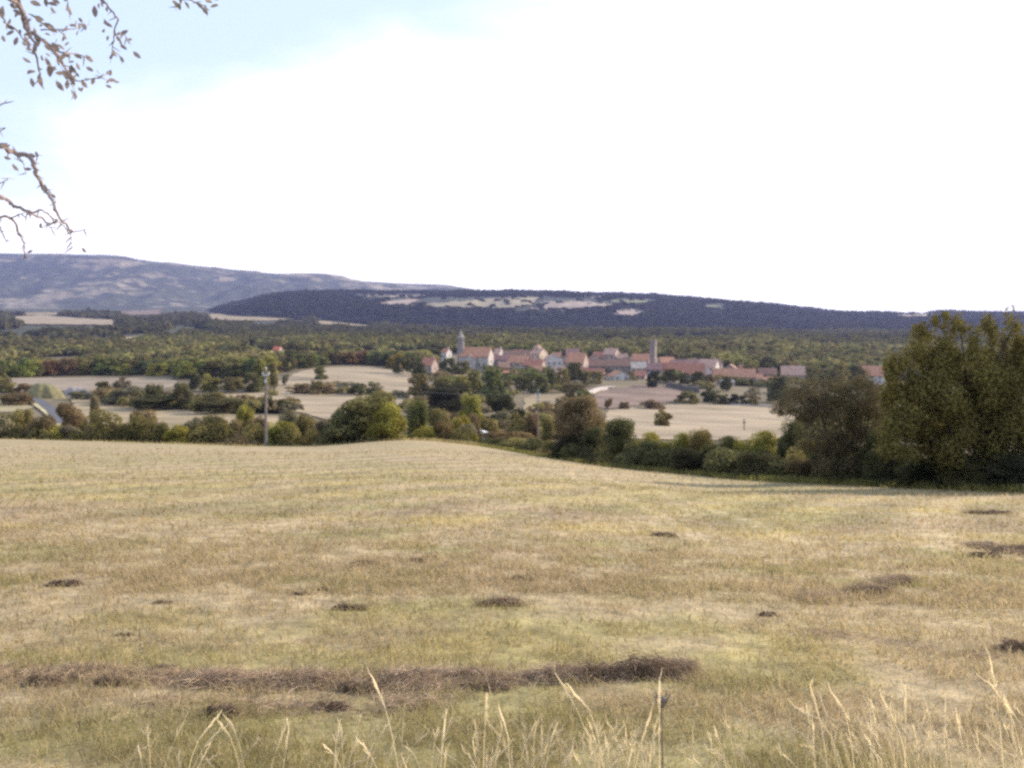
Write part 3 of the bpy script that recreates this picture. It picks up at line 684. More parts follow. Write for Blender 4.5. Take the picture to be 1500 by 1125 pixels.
SPR = [(1170, 588, 36, 24, 0), (1212, 578, 40, 26, .3), (1255, 578, 36, 28, -.2), (1284, 596, 22, 26, .2), (1148, 598, 20, 13, .2), (1232, 600, 44, 26, 0), (1190, 606, 36, 14, 0), (1268, 558, 16, 16, .1), (1262, 620, 30, 18, .1), (1196, 640, 36, 24, -.2), (1252, 655, 40, 34, .2), (1215, 672, 36, 24, -.3)]
special_tree('tree', 'spreading thin leaved tree with bare leaning limbs left of the big dark tree', 1236, 46.5, SPR, 42000, .09,
  [(1, [(1236, 706, 0), (1226, 670, 0), (1212, 640, 0), (1202, 600, .1), (1180, 565, .2)]), (.7, [(1234, 700, 0), (1236, 650, .1), (1228, 600, .1), (1222, 562, .1)]), (.6, [(1238, 700, 0), (1248, 650, -.1), (1254, 600, -.1), (1262, 556, 0)]), (.5, [(1240, 700, 0), (1262, 650, .1), (1276, 610, .1), (1288, 570, .1)]), (.45, [(1214, 645, 0), (1190, 620, 0), (1165, 600, 0), (1142, 592, 0)]), (.4, [(1206, 610, 0), (1212, 580, .1), (1206, 560, .2)])],
  (.165, .135, .075), .11, M['near_leaf'], 9)

# undergrowth that fills the scrub band and the foot of the hedge: too tangled to count
def undergrowth(name, label, cols, dist, hgt, tints, sp, seed):
    rg = np.random.default_rng(seed); X_, Y_, W_, Hh_, C_ = [], [], [], [], []
    c = cols[0]
    while c < cols[-1]:
        yv = np.interp(c, cols, dist)+rg.normal()*1.2; w = sp*(.8+.7*rg.random())
        X_.append(gx(c, yv)); Y_.append(yv); W_.append(w); Hh_.append(np.interp(c, cols, hgt)*(.6+.7*rg.random())); C_.append(np.array(TINT[rg.choice(tints)])*(.8+.4*rg.random())); c += sp*.30/yv*F
    X_, Y_ = np.array(X_), np.array(Y_)
    mass(name, X_, Y_, H(X_, Y_)-.15, np.array(W_), np.array(Hh_), 1100, np.array(C_), label, rag=.6)
undergrowth('scrub', 'tangled scrub along the brow of the meadow', [-450, 0, 300, 480, 600, 700], [101, 99, 98, 97, 97, 95], [3.6, 3.6, 3.6, 3.4, 2.6, 2.0], ['olive', 'grey', 'brown', 'yellow', 'olive'], 2.6, 1)
undergrowth('undergrowth', 'dark undergrowth along the foot of the right hedge', [690, 760, 850, 900, 1050, 1250, 1400, 1640, 1950], [92, 85, 72.5, 68, 57, 48, 42.5, 37, 33], [.9, 1.2, 1.8, 2.0, 2.0, 1.7, 1.6, 1.8, 2.2], ['dark', 'olive', 'dark', 'brown', 'deep'], 1.9, 2)
undergrowth('undergrowth', 'mixed low scrub on the valley side beyond the brow', [440, 560, 640, 720, 800], [175, 140, 128, 150, 170], [4, 4, 4, 3.4, 2.6], ['olive', 'grey', 'brown', 'olive'], 5.0, 3)

def fill(name, label, poly, n, size, hgt, tints, seed, nq=120):
    rg = np.random.default_rng(seed); cs = [p[0] for p in poly]; rs_ = [p[1] for p in poly]; P = []
    while len(P) < n:
        c, r_ = rg.uniform(min(cs), max(cs)), rg.uniform(min(rs_), max(rs_))
        if inpoly(np.array([c]), np.array([r_]), poly)[0] and (seed in (18, 19) or not in_fields(np.array([c]), np.array([r_]))[0]):
            yv = yof(c, r_); P.append((gx(c, yv), yv))
    P = np.array(P); k = rg.random(n); C = np.array([TINT[t] for t in rg.choice(tints, n)])*(.8+.4*rg.random((n, 1)))
    mass(name, P[:, 0], P[:, 1], H(P[:, 0], P[:, 1])-.2, size*(.6+.8*k), hgt*(.55+.8*k), nq, C, label)
fill('undergrowth', 'garden shrubs and orchard growth below the village', [(640, 560), (700, 548), (860, 548), (880, 572), (830, 578), (770, 580), (690, 600), (640, 600)], 90, 7.5, 5, ['olive', 'green', 'grey', 'dark', 'brown'], 11)
fill('undergrowth', 'garden shrubs among the houses at the right end of the village', [(1000, 570), (1130, 556), (1320, 562), (1320, 600), (1130, 592), (1040, 588)], 70, 7, 4, ['olive', 'brown', 'grey', 'dark'], 12)
fill('undergrowth', 'scrub in the valley behind the spreading tree and the big tree', [(1185, 600), (1620, 590), (1620, 655), (1200, 655), (1170, 635)], 170, 7, 6, ['olive', 'dark', 'green', 'brown'], 13)
fill('undergrowth', 'rough scrub between the lane, the hedge block and the far pole', [(600, 600), (700, 600), (850, 600), (900, 640), (830, 650), (700, 645), (620, 640)], 110, 4.5, 3.0, ['olive', 'grey', 'brown', 'yellow'], 14)
fill('undergrowth', 'hedge growth filling the gaps of the mid valley hedgerow', [(150, 584), (215, 588), (300, 596), (375, 602), (430, 604), (430, 609), (350, 608), (280, 602), (200, 598), (150, 594)], 70, 5.5, 4.2, ['olive', 'grey', 'dark', 'brown'], 18)
fill('undergrowth', 'scrub strip between the two pale fields', [(400, 574), (440, 566), (500, 566), (545, 574), (600, 584), (600, 590), (540, 580), (400, 580)], 40, 4.5, 2.6, ['olive', 'brown', 'grey'], 19)
fill('undergrowth', 'low scrub on the slope around the upper pale field', [(395, 585), (440, 565), (500, 565), (545, 580), (600, 595), (640, 545), (680, 555), (690, 600), (600, 610), (560, 600)], 60, 5.5, 3.0, ['olive', 'grey', 'brown'], 15)

fill('undergrowth', 'garden growth between the houses of the village', [(640, 528), (760, 532), (900, 540), (1180, 545), (1200, 572), (1040, 566), (900, 556), (800, 548), (640, 548)], 130, 7, 4.2, ['olive', 'green', 'brown', 'dark'], 16)
for i, (c, yv, w, h, kd, lab) in enumerate([(1610, 40, 5.5, 8.5, 'round', 'tall unseen hedge tree added for shade just outside the right picture edge'), (1700, 41, 6, 9.5, 'tall', 'second tall unseen hedge tree added for shade outside the right picture edge'), (1640, 44, 6, 9, 'round', 'third unseen hedge tree added for shade outside the right picture edge, behind the others')]):  # unseen trees added to shade the lower part of the big tree
    x = gx(c, yv); z = hz(x, yv); o = tag(link('tree', None, None, (x, yv, z-.1), i*2.0, (w, w, h)), lab, 'tree'); link('crown', CR[kd, 'near', i], o, color=(.09, .085, .035)); link('trunk', TK[i], o)

# ------------------------------------------------------------------ houses
WIN, DOOR = {}, {}
def window_mesh(w, h):
    if (w, h) not in WIN:
        b = MB(); t = .14
        b.box(-w/2-t, w/2+t, -.05, .02, -t, 0, 0).box(-w/2-t, w/2+t, -.05, .02, h, h+t, 0).box(-w/2-t, -w/2, -.05, .02, 0, h, 0).box(w/2, w/2+t, -.05, .02, 0, h, 0)
        b.box(-.03, .03, -.045, .02, 0, h, 0).box(-w/2, -.03, -.02, .02, 0, h, 1).box(.03, w/2, -.02, .02, 0, h, 1)
        WIN[w, h] = b.mesh('window', [M['frame'], M['pane']])
    return WIN[w, h]
def door_mesh():
    if not DOOR:
        b = MB(); b.box(-.7, -.55, -.06, .02, 0, 2.3, 0).box(.55, .7, -.06, .02, 0, 2.3, 0).box(-.7, .7, -.06, .02, 2.3, 2.45, 0).box(-.55, .55, -.03, .02, 0, 2.3, 1); DOOR[0] = b.mesh('door', [M['frame'], M['wood']])
    return DOOR[0]
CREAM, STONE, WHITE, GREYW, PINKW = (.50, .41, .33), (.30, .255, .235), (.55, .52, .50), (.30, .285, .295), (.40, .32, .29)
RED, ORANGE, PINK, BRN, PURP = (.40, .18, .125), (.48, .245, .155), (.47, .30, .235), (.30, .175, .13), (.32, .18, .16)
def gable_roof(b, L_, D_, ze, zr, oh=.45, axis='x', th=.28):
    """two sloping slabs with eaves; the ridge runs along axis"""
    sl = (zr-ze)/(D_/2)
    def P(u, v, z): return (u, v, z) if axis == 'x' else (v, u, z)
    for s in (-1, 1):
        y0, y1 = s*(D_/2+oh), 0; z0, z1 = ze-sl*oh, zr; a, c = -L_/2-oh*.7, L_/2+oh*.7
        V = [P(a, y0, z0), P(c, y0, z0), P(c, y1, z1), P(a, y1, z1), P(a, y0, z0+th), P(c, y0, z0+th), P(c, y1, z1+th), P(a, y1, z1+th)]
        b.add(V, [(0, 1, 2, 3), (4, 7, 6, 5), (0, 4, 5, 1), (1, 5, 6, 2), (2, 6, 7, 3), (3, 7, 4, 0)], 0)
def house(c0, c1, Y, eave, ridge, D, yaw, wall, roof, label, axis='x', nwin=3, floors=2, chim=1, door=True, cat='house', name='house', gwin=1, base=None):
    yaw = R(yaw); wpx = (c1-c0)/F*Y; x = gx((c0+c1)/2, Y); z = hz(x, Y) if base is None else zrow(base, Y)
    Lx = max(3.0, (wpx-D*abs(math.sin(yaw)))/math.cos(yaw)); ze = max(2.2, zrow(eave, Y)-z); zr = max(ze+1.0, zrow(ridge, Y)-z)
    o = tag(link(name, None, None, (x, Y+D/2, z), yaw), label, cat)
    w = MB(); hx, hy = Lx/2, D/2
    if axis == 'x':
        V = [(-hx, -hy, -1.5), (hx, -hy, -1.5), (hx, hy, -1.5), (-hx, hy, -1.5), (-hx, -hy, ze), (hx, -hy, ze), (hx, hy, ze), (-hx, hy, ze), (-hx, 0, zr), (hx, 0, zr)]
        Fc = [(0, 1, 5, 4), (1, 2, 6, 9, 5), (2, 3, 7, 6), (3, 0, 4, 8, 7)]
    else:
        V = [(-hx, -hy, -1.5), (hx, -hy, -1.5), (hx, hy, -1.5), (-hx, hy, -1.5), (-hx, -hy, ze), (hx, -hy, ze), (hx, hy, ze), (-hx, hy, ze), (0, -hy, zr), (0, hy, zr)]
        Fc = [(0, 1, 5, 8, 4), (1, 2, 6, 5), (2, 3, 7, 9, 6), (3, 0, 4, 7)]
    link('wall', w.add(V, Fc).mesh('wall', [M['wall']]), o, color=wall)
    b = MB(); gable_roof(b, Lx if axis == 'x' else D, D if axis == 'x' else Lx, ze, zr, .45, axis)
    r_ = link('roof', b.mesh('roof', [M['roof']]), o, color=roof)
    for k in range(chim):
        m = MB(); cx = (.32 if k == 0 else -.36)*(Lx if axis == 'x' else D); q = .35; p = (cx, .5) if axis == 'x' else (.5, cx)
        m.box(p[0]-q, p[0]+q, p[1]-q, p[1]+q, zr-1.2, zr+1.0).box(p[0]-q-.08, p[0]+q+.08, p[1]-q-.08, p[1]+q+.08, zr+1.0, zr+1.15)
        link('chimney', m.mesh('chimney', [M['wall']]), r_, color=wall)
    fl = max(1, min(floors, int(ze//2.5))); ww, wh = (1.0, 1.35); di = nwin//2 if door else -1
    for f in range(fl):
        for k in range(nwin):
            px = -hx+Lx*(k+.5)/nwin; pz = ze*(f+.30)/fl
            if f == 0 and k == di: link('door', door_mesh(), o, (px, -hy, 0)); continue
            link('window', window_mesh(ww, wh), o, (px, -hy, pz))
        for k in range(gwin):
            link('window', window_mesh(ww, wh), o, (hx, -hy+D*(k+.5)/gwin+.4, ze*(f+.30)/fl), R(90))
    return o
house(616, 641, 545, 535, 525, 9, -24, PINKW, RED, 'low farmhouse with red roof among dark trees left of the church', nwin=3)
house(646, 661, 640, 516, 511, 7, -30, WHITE, RED, 'small white house half hidden by trees left of the church tower', nwin=2)
house(722, 739, 655, 519, 511, 9, -28, WHITE, PINK, 'pale house with pink roof and bright gable right behind the church', nwin=2)
house(736, 780, 640, 523, 514, 11, -6, STONE, BRN, 'long house with brown roof between the church and the cream tall house', nwin=5, chim=1)
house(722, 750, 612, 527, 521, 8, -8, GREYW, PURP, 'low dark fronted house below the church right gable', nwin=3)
house(745, 776, 596, 531, 522, 10, -14, CREAM, ORANGE, 'orange roofed house left of and below the cream tall house', nwin=3)
t_h = house(777, 803, 612, 518, 511, 11, -32, CREAM, PINK, 'tall cream house with a small roof turret in the middle of the village', nwin=2, floors=3, chim=0, gwin=2)
b = MB(); b.box(-1.9, 1.9, -1.9, 1.9, 0, 3.6); tz = zrow(509, 612)-hz(gx(790, 612), 612); tw = link('turret', MB().box(-1.9, 1.9, -1.9, 1.9, tz-3.2, tz).mesh('turret', [M['wall']]), t_h, (-1.0, 0, 0), color=CREAM)
link('turret_roof', MB().add([(-2.2, -2.2, tz), (2.2, -2.2, tz), (2.2, 2.2, tz), (-2.2, 2.2, tz), (0, 0, tz+2.0)], [(0, 1, 4), (1, 2, 4), (2, 3, 4), (3, 0, 4), (3, 2, 1, 0)]).mesh('turret_roof', [M['roof']]), tw, color=PINK); link('window', window_mesh(1.0, 1.35), tw, (0, -1.9, tz-2.2))
house(766, 800, 586, 535, 527, 9, -20, PINKW, RED, 'red roofed house directly in front of the cream tall house', nwin=3)
house(798, 824, 600, 526, 519, 10, 6, WHITE, PINK, 'white gabled house right of the cream tall house', axis='y', nwin=3, chim=0)
house(829, 850, 650, 519, 511, 10, -10, PINKW, PURP, 'house with purple red roof behind the big orange roofed house', nwin=2)
house(830, 864, 598, 531, 518, 12, -22, PINKW, ORANGE, 'big orange roofed house in the centre of the village', nwin=3, chim=1)
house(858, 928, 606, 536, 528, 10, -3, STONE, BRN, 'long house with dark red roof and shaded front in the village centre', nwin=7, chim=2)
house(884, 910, 645, 519, 511, 11, -26, PINKW, PINK, 'tall pale pink house standing above the long dark red roof', nwin=2, floors=3, chim=0)
house(904, 922, 640, 525, 519, 8, -20, PINKW, PINK, 'lower pale house attached right of the tall pale pink house', nwin=2)
house(926, 954, 640, 528, 519, 10, -12, PINKW, ORANGE, 'orange roofed house just left of the battlemented tower', nwin=3)
house(925, 948, 592, 539, 531, 8, -4, CREAM, (.55, .45, .38), 'house with pale flat looking roof left below the battlemented tower', nwin=3)
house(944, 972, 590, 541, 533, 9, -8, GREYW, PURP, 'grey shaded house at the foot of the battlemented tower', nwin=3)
house(890, 924, 560, 553, 544, 9, 22, WHITE, ORANGE, 'small white gabled house with orange roof by the track below the village', axis='y', nwin=2, chim=0)
house(960, 1036, 588, 548, 533, 12, -10, GREYW, RED, 'biggest house, with long red roof behind three clipped trees', nwin=6, chim=1)
house(984, 1032, 640, 535, 528, 10, -5, STONE, PURP, 'long house with purple brown roof behind the biggest red roofed house', nwin=5, chim=1)
house(1024, 1058, 620, 537, 527, 11, -30, WHITE, PINK, 'house with pink roof and bright white gable between the biggest house and the barn', nwin=2, chim=1)
house(1046, 1110, 590, 552, 541, 11, -9, STONE, ORANGE, 'long barn with orange brown roof and cream end wall', nwin=4, chim=0, cat='barn', name='barn')
house(1089, 1124, 560, 567, 560, 8, 14, WHITE, GREYW, 'bluish white house with grey roof at the lower right end of the village', nwin=3, chim=0)
house(1117, 1136, 585, 564, 556, 8, -12, GREYW, RED, 'small red roofed house right of the bluish white house', nwin=2)
house(1112, 1142, 640, 548, 540, 9, -16, PINKW, BRN, 'brown roofed house behind the right end of the long barn', nwin=2)
house(1146, 1184, 610, 549, 537, 11, -14, PINKW, PINK, 'pink roofed house standing apart right of the barn', nwin=3)
house(1262, 1302, 600, 550, 537, 11, -24, WHITE, ORANGE, 'orange roofed house with white gable beside the big dark tree', nwin=3)
house(736, 752, 560, 563, 556, 7, 8, STONE, RED, 'small red roofed shed among the orchard trees below the church', nwin=2, floors=1, chim=0, cat='shed', name='shed')
house(817, 830, 545, 562, 556, 6, 10, WHITE, PINK, 'small white hut left of the reddish brown tree', nwin=1, floors=1, chim=0, door=False, cat='hut', name='hut')
house(836, 850, 552, 562, 557, 6, -20, PINKW, ORANGE, 'small orange roofed hut above the reddish brown tree', nwin=1, floors=1, chim=0, door=False, cat='hut', name='hut')
house(1056, 1076, 545, 577, 573, 5, 4, WHITE, GREYW, 'low white shed above the dark hedge at the right field', nwin=2, floors=1, chim=0, cat='shed', name='shed')
house(862, 888, 575, 549, 541, 8, -12, PINKW, RED, 'small red roofed house left of the small white gabled house by the track', nwin=2, chim=0)
house(806, 832, 575, 545, 538, 8, -18, CREAM, PINK, 'cream house with pink roof below the white gabled village house', nwin=2, chim=1)
house(966, 984, 570, 560, 554, 7, -20, PINKW, BRN, 'small brown roofed house left of the three clipped trees', nwin=2, chim=0)
house(1190, 1216, 640, 549, 540, 9, -18, CREAM, PINK, 'cream house with pink roof, half hidden right of the apart standing pink roofed house', nwin=2, chim=0)
house(700, 722, 640, 524, 517, 8, -20, PINKW, PINK, 'pink roofed house just behind the right end of the church nave', nwin=2)
house(399, 411, 720, 513, 508, 7, -10, PINKW, (.55, .17, .10), 'lone red roofed house in the wood above the utility pole', nwin=2, chim=0)

rh = random.Random(17)
for (c0, c1, yv, ev, rd) in [(752, 768, 660, 520, 513), (808, 826, 650, 524, 517), (822, 842, 625, 528, 520), (862, 882, 640, 527, 520), (868, 892, 655, 523, 516), (906, 930, 625, 531, 524), (966, 990, 650, 531, 524), (940, 962, 655, 527, 520), (1036, 1062, 655, 535, 528), (1060, 1084, 650, 541, 534), (1084, 1108, 660, 542, 535), (846, 864, 575, 546, 539), (930, 950, 572, 551, 544), (1100, 1122, 600, 556, 549), (776, 796, 575, 544, 537), (728, 748, 590, 538, 531), (1148, 1170, 650, 545, 538), (1126, 1150, 590, 560, 553)]:
    o = house(c0, c1, yv, ev, rd, rh.uniform(7, 10), rh.uniform(-28, 12), rh.choice((CREAM, PINKW, STONE, PINKW, GREYW)), rh.choice((PINK, BRN, RED, ORANGE, PURP)), 'small stone house squeezed among the other roofs of the village', axis=rh.choice('xxy'), nwin=2, chim=rh.choice((0, 1)), gwin=0)
    o['group'] = 'small houses packed between the larger village houses'

# church: nave with lit gable, side chapel, round bell tower with a pointed stone spire
Yc = 600.0; xc = gx(697, Yc); zc = hz(xc, Yc)
ch = tag(link('church', None, None, (xc, Yc+7, zc), R(-16)), 'village church with long orange roof, side chapel and slim tower with pointed spire', 'church')
def px2m(p): return p/F*Yc
Ln, Dn = px2m(46), 12.0; ze, zr = zrow(522, Yc)-zc, zrow(509.5, Yc)-zc; hx, hy = Ln/2, Dn/2
link('wall', MB().add([(-hx, -hy, -2), (hx, -hy, -2), (hx, hy, -2), (-hx, hy, -2), (-hx, -hy, ze), (hx, -hy, ze), (hx, hy, ze), (-hx, hy, ze), (-hx, 0, zr), (hx, 0, zr)], [(0, 1, 5, 4), (1, 2, 6, 9, 5), (2, 3, 7, 6), (3, 0, 4, 8, 7)]).mesh('wall', [M['wall']]), ch, color=(.46, .41, .385))
b = MB(); gable_roof(b, Ln, Dn, ze, zr); link('roof', b.mesh('roof', [M['roof']]), ch, color=ORANGE)
tz0 = zrow(518, Yc)-zc
link('chapel', MB().add([(-3.4, -4, -2), (3.4, -4, -2), (3.4, 0, -2), (-3.4, 0, -2), (-3.4, -4, ze-1.2), (3.4, -4, ze-1.2), (3.4, 0, ze-1.2), (-3.4, 0, ze-1.2), (0, -4, ze+1.2), (0, 0, ze+1.2)], [(0, 1, 5, 8, 4), (1, 2, 6, 5), (2, 3, 7, 9, 6), (3, 0, 4, 7)]).mesh('chapel', [M['wall']]), ch, (-hx*.12, -hy, 0), color=(.46, .41, .385))
b = MB(); gable_roof(b, 4.2, 6.8, ze-1.2, ze+1.2, .3, 'y'); link('chapel_roof', b.mesh('chapel_roof', [M['roof']]), ch, (-hx*.12, -hy-1.9, .02), color=ORANGE)
link('door', door_mesh(), ch, (-hx*.12, -hy-4, 0))
for k in (-.72, -.45, .35, .72): link('window', window_mesh(1.0, 2.2), ch, (hx*k, -hy, ze*.35))
link('window', window_mesh(1.4, 2.4), ch, (hx, .5, ze*.5), R(90))
tx, ty = -hx*.97, -2.5; tb = MB(); zt, zs = zrow(495, Yc)-zc, zrow(484, Yc)-zc
def ring_tower(m, prof, n=10):
    b = MB(); V = []
    for r_, z in prof: V += [(r_*math.cos(2*math.pi*(k+.5)/n), r_*math.sin(2*math.pi*(k+.5)/n), z) for k in range(n)]
    Fc = [(i*n+k, i*n+(k+1) % n, (i+1)*n+(k+1) % n, (i+1)*n+k) for i in range(len(prof)-1) for k in range(n)]+[tuple(range((len(prof)-1)*n, len(prof)*n))]
    return b.add(V, Fc)
tw = link('tower', ring_tower(0, [(2.5, -1), (2.45, ze), (2.3, zt-3.6), (2.5, zt-3.5), (2.5, zt-3.1), (2.2, zt-3.0), (2.1, zt-.3), (2.3, zt-.2), (2.3, zt)]).mesh('tower', [M['wall']]), ch, (tx, ty, 0), color=(.28, .245, .235))
link('spire', ring_tower(0, [(2.2, zt), (1.2, zt+(zs-zt)*.42), (.4, zt+(zs-zt)*.8), (.06, zs)]).mesh('spire', [M['wall']]), tw, color=(.36, .32, .30))
for a in (-90, -20, 200): link('belfry_window', window_mesh(.7, 1.7), tw, (2.16*math.cos(R(a)), 2.16*math.sin(R(a)), zt-2.6), R(a+90))
b = MB().box(-.05, .05, -.05, .05, zs-.1, zs+1.1).box(-.35, .35, -.05, .05, zs+.6, zs+.7); link('cross', b.mesh('cross', [M['metal']]), tw)

# free standing battlemented tower
Yt = 608.0; xt = gx(957.5, Yt); zt0 = hz(xt, Yt); zt = zrow(499, Yt)-zt0; wt = 3.9
to = tag(link('stone_tower', None, None, (xt, Yt+2.5, zt0), R(-28)), 'tall square stone tower with battlements and a small bell frame on top', 'tower'); h = wt/2
b = MB().add([(-h*1.04, -h*1.04, -2), (h*1.04, -h*1.04, -2), (h*1.04, h*1.04, -2), (-h*1.04, h*1.04, -2), (-h, -h, zt-1.2), (h, -h, zt-1.2), (h, h, zt-1.2), (-h, h, zt-1.2)], [(0, 1, 5, 4), (1, 2, 6, 5), (2, 3, 7, 6), (3, 0, 4, 7), (4, 5, 6, 7)])
link('wall', b.mesh('wall', [M['wall']]), to, color=(.25, .215, .205)); b = MB(); q = h+.3
b.box(-q, q, -q, q, zt-1.2, zt-.5)
for s in (-1, 1):
    for k in range(4):
        a = -q+2*q*k/4+.12; b.box(a, a+.75, s*q-.35*(s > 0), s*q+.35*(s < 0), zt-.5, zt+.5)
    for k in (1, 2): a = -q+2*q*k/4+.12; b.box(s*q-.35*(s > 0), s*q+.35*(s < 0), a, a+.75, zt-.5, zt+.5)
link('battlement', b.mesh('battlement', [M['wall']]), to, color=(.25, .215, .205))
b = MB(); z1 = zt+3.0
for sx in (-.8, .8):
    for sy in (-.8, .8): b.box(sx-.12, sx+.12, sy-.12, sy+.12, zt-.5, z1)
b.add([(-1.1, -1.1, z1), (1.1, -1.1, z1), (1.1, 1.1, z1), (-1.1, 1.1, z1), (0, 0, z1+1.2)], [(0, 1, 4), (1, 2, 4), (2, 3, 4), (3, 0, 4), (3, 2, 1, 0)]); link('bell_frame', b.mesh('bell_frame', [M['wood']]), to)
for zf in (.3, .55, .8): link('window', window_mesh(.7, 1.5), to, (0, -h*1.02, zt*zf))
link('window', window_mesh(.7, 1.7), to, (h*1.01, 0, zt*.82), R(90))

def wall_run(pts, hgt, th, color, label):
    """a dry stone wall along ground points given as photo (col, row)"""
    P = [(gx(c, yof(c, r_)), yof(c, r_)) for c, r_ in pts]; b = MB(); o0 = P[0]; rg = random.Random(2)
    for (x0, y0), (x1, y1) in zip(P[:-1], P[1:]):
        n = 6
        for k in range(n):
            a, c = k/n, (k+1)/n; xa, ya, xb, yb = x0+(x1-x0)*a, y0+(y1-y0)*a, x0+(x1-x0)*c, y0+(y1-y0)*c
            l = math.hypot(xb-xa, yb-ya); nx, ny = -(yb-ya)/l*th/2, (xb-xa)/l*th/2; za, zb = hz(xa, ya), hz(xb, yb); ha, hb = hgt*rg.uniform(.9, 1.08), hgt*rg.uniform(.9, 1.08); zb0 = hz(o0[0], o0[1])
            V = [(xa+nx-o0[0], ya+ny-o0[1], za-.6-zb0), (xb+nx-o0[0], yb+ny-o0[1], zb-.6-zb0), (xb-nx-o0[0], yb-ny-o0[1], zb-.6-zb0), (xa-nx-o0[0], ya-ny-o0[1], za-.6-zb0)]
            V += [(v[0], v[1], v[2]+.6+hh) for v, hh in zip(V, (ha, hb, hb, ha))]
            b.add(V, [(0, 1, 5, 4), (1, 2, 6, 5), (2, 3, 7, 6), (3, 0, 4, 7), (4, 5, 6, 7)])
    return tag(link('stone_wall', b.mesh('stone_wall', [M['wall']]), None, (o0[0], o0[1], hz(*o0)), color=color), label, 'wall')
wall_run([(976, 566), (992, 570), (1008, 573), (1024, 576)], 3.0, .6, (.16, .14, .13), 'dark stone retaining wall below the biggest red roofed house')
wall_run([(856, 582), (868, 578), (878, 574), (890, 572)], 1.1, .5, (.55, .48, .44), 'low pale stone wall beside the track under the village')
wall_run([(1050, 592), (1080, 595), (1110, 597), (1130, 598)], .9, .5, (.36, .32, .31), 'low grey stone wall along the top of the right pale field')

# grassy mound and gravel heap by the road
def mound(name, c0, c1, top, row, color, mat, label, cat, dep=.7):
    c = (c0+c1)/2; y = yof(c, row); x = gx(c, y); z = hz(x, y); w = (c1-c0)/F*y/2; h = zrow(top, y)-z
    th = np.linspace(0, 2*math.pi, 41)[:-1]; rr = np.linspace(0, 1, 14); V = []
    for r_ in rr:
        for t in th:
            k = 1+.12*math.sin(3*t+1)+.06*math.sin(7*t); px, py = w*r_*k*math.cos(t), w*dep*r_*k*math.sin(t); V.append((px, py, h*(1-r_**2.2)*(.93+.14*float(vnoise(px/2.2+9, py/2.2+9, 4)))-1.2*r_**4))
    Fc = [(i*40+j, i*40+(j+1) % 40, (i+1)*40+(j+1) % 40, (i+1)*40+j) for i in range(13) for j in range(40)]
    return tag(link(name, mesh(name, V, Fc, [M[mat]], True), None, (x, y, z), color=color), label, cat)
mound('earth_mound', 32, 92, 561, 584, (.21, .185, .095), 'gravel', 'yellowish grass covered mound beside the road at the left', 'mound')
mound('gravel_heap', 88, 132, 567, 580, (.30, .27, .27), 'gravel', 'grey gravel heap right of the grassy yellow mound', 'heap')
mound('gravel_heap', 100, 120, 576, 586, (.50, .46, .42), 'gravel', 'small pale gravel heap in front of the grey gravel heap', 'heap')

# ------------------------------------------------------------------ poles, wires, van, post
def utility_pole(c, top, Y, arm, label, r0=.15):
    x = gx(c, Y); z = hz(x, Y); h = zrow(top, Y)-z
    o = tag(link('utility_pole', None, None, (x, Y, z), R(12)), label, 'pole')
    link('mast', MB().tube([(0, 0, -.8), (0, 0, h*.5), (.02, 0, h)], [r0, r0*.85, r0*.62], 10).mesh('mast', [M['pole']]), o)
    link('crossarm', MB().box(-arm, arm, -.16, -.05, h-.62, h-.50).box(-arm*.5, -arm*.44, -.15, -.1, h-1.1, h-.62).box(arm*.44, arm*.5, -.15, -.1, h-1.1, h-.62).mesh('crossarm', [M['metal']]), o)
    ins = MB().tube([(0, 0, 0), (0, 0, .06), (0, 0, .1), (0, 0, .16), (0, 0, .24)], [.04, .065, .045, .065, .03], 8).mesh('insulator', [M['ceramic']])
    P = []
    for k in (-.9, 0, .9):
        lz = h-.5 if k else h; link('insulator', ins, o, (arm*k, -.1 if k else 0, lz)); P.append(Vector((x, Y, z))+Vector((arm*k*math.cos(R(12)), arm*k*math.sin(R(12)), lz+.2)))
    link('bracket', MB().box(-.12, .12, -.2, .0, h-1.35, h-1.0).mesh('bracket', [M['metal']]), o)
    return P
pa = utility_pole(389.5, 541, 89.0, .33, 'tall weathered utility pole on the brow of the meadow, in front of the left scrub'); pb = utility_pole(788, 573, 133.0, .42, 'thin pale utility pole far off by the lane, left of the spreading hedge tree', .11)
def wire(p, q, sag, label):
    b = MB(); n = 24; b.tube([Vector(p).lerp(q, i/n)-Vector((0, 0, sag*4*(i/n)*(1-i/n)))-Vector(p) for i in range(n+1)], .009, 5)
    tag(link('power_line', b.mesh('power_line', [M['wire']]), None, tuple(p)), label, 'cable', 'cables strung between the two utility poles')
for p, q, s in zip(pa, pb, (.9, .8, 1.0)): wire(p, q, s, 'thin cable strung between the two utility poles')
yv = 128.0; xv = gx(705, yv); zv = max(hz(xv, yv), zrow(650, yv))
van = tag(link('parked_van', None, None, (xv, yv, zv), R(-62)), 'small white van on the lane beyond the meadow hump', 'van')
b = MB(); prof = [(-1.9, .35), (1.95, .35), (2.0, .85), (1.25, 1.05), (.75, 1.75), (-1.8, 1.8), (-1.95, 1.2)]
V = [(x_, s*(.78 if z_ > 1.2 else .85), z_) for s in (-1, 1) for x_, z_ in prof]; n = len(prof)
link('body', b.add(V, [tuple(range(n)), tuple(range(2*n-1, n-1, -1))]+[(k, k+n, (k+1) % n+n, (k+1) % n) for k in range(n)]).mesh('body', [M['white']]), van)
link('windscreen', MB().add([(1.24, -.72, 1.09), (1.24, .72, 1.09), (.80, .68, 1.70), (.80, -.68, 1.70)], [(0, 1, 2, 3)]).mesh('windscreen', [M['glass']]), van, (.02, 0, .01))
for s in (-1, 1): link('side_window', MB().box(.15, .95, s*.815-.01, s*.815+.01, 1.12, 1.55).mesh('side_window', [M['glass']]), van)
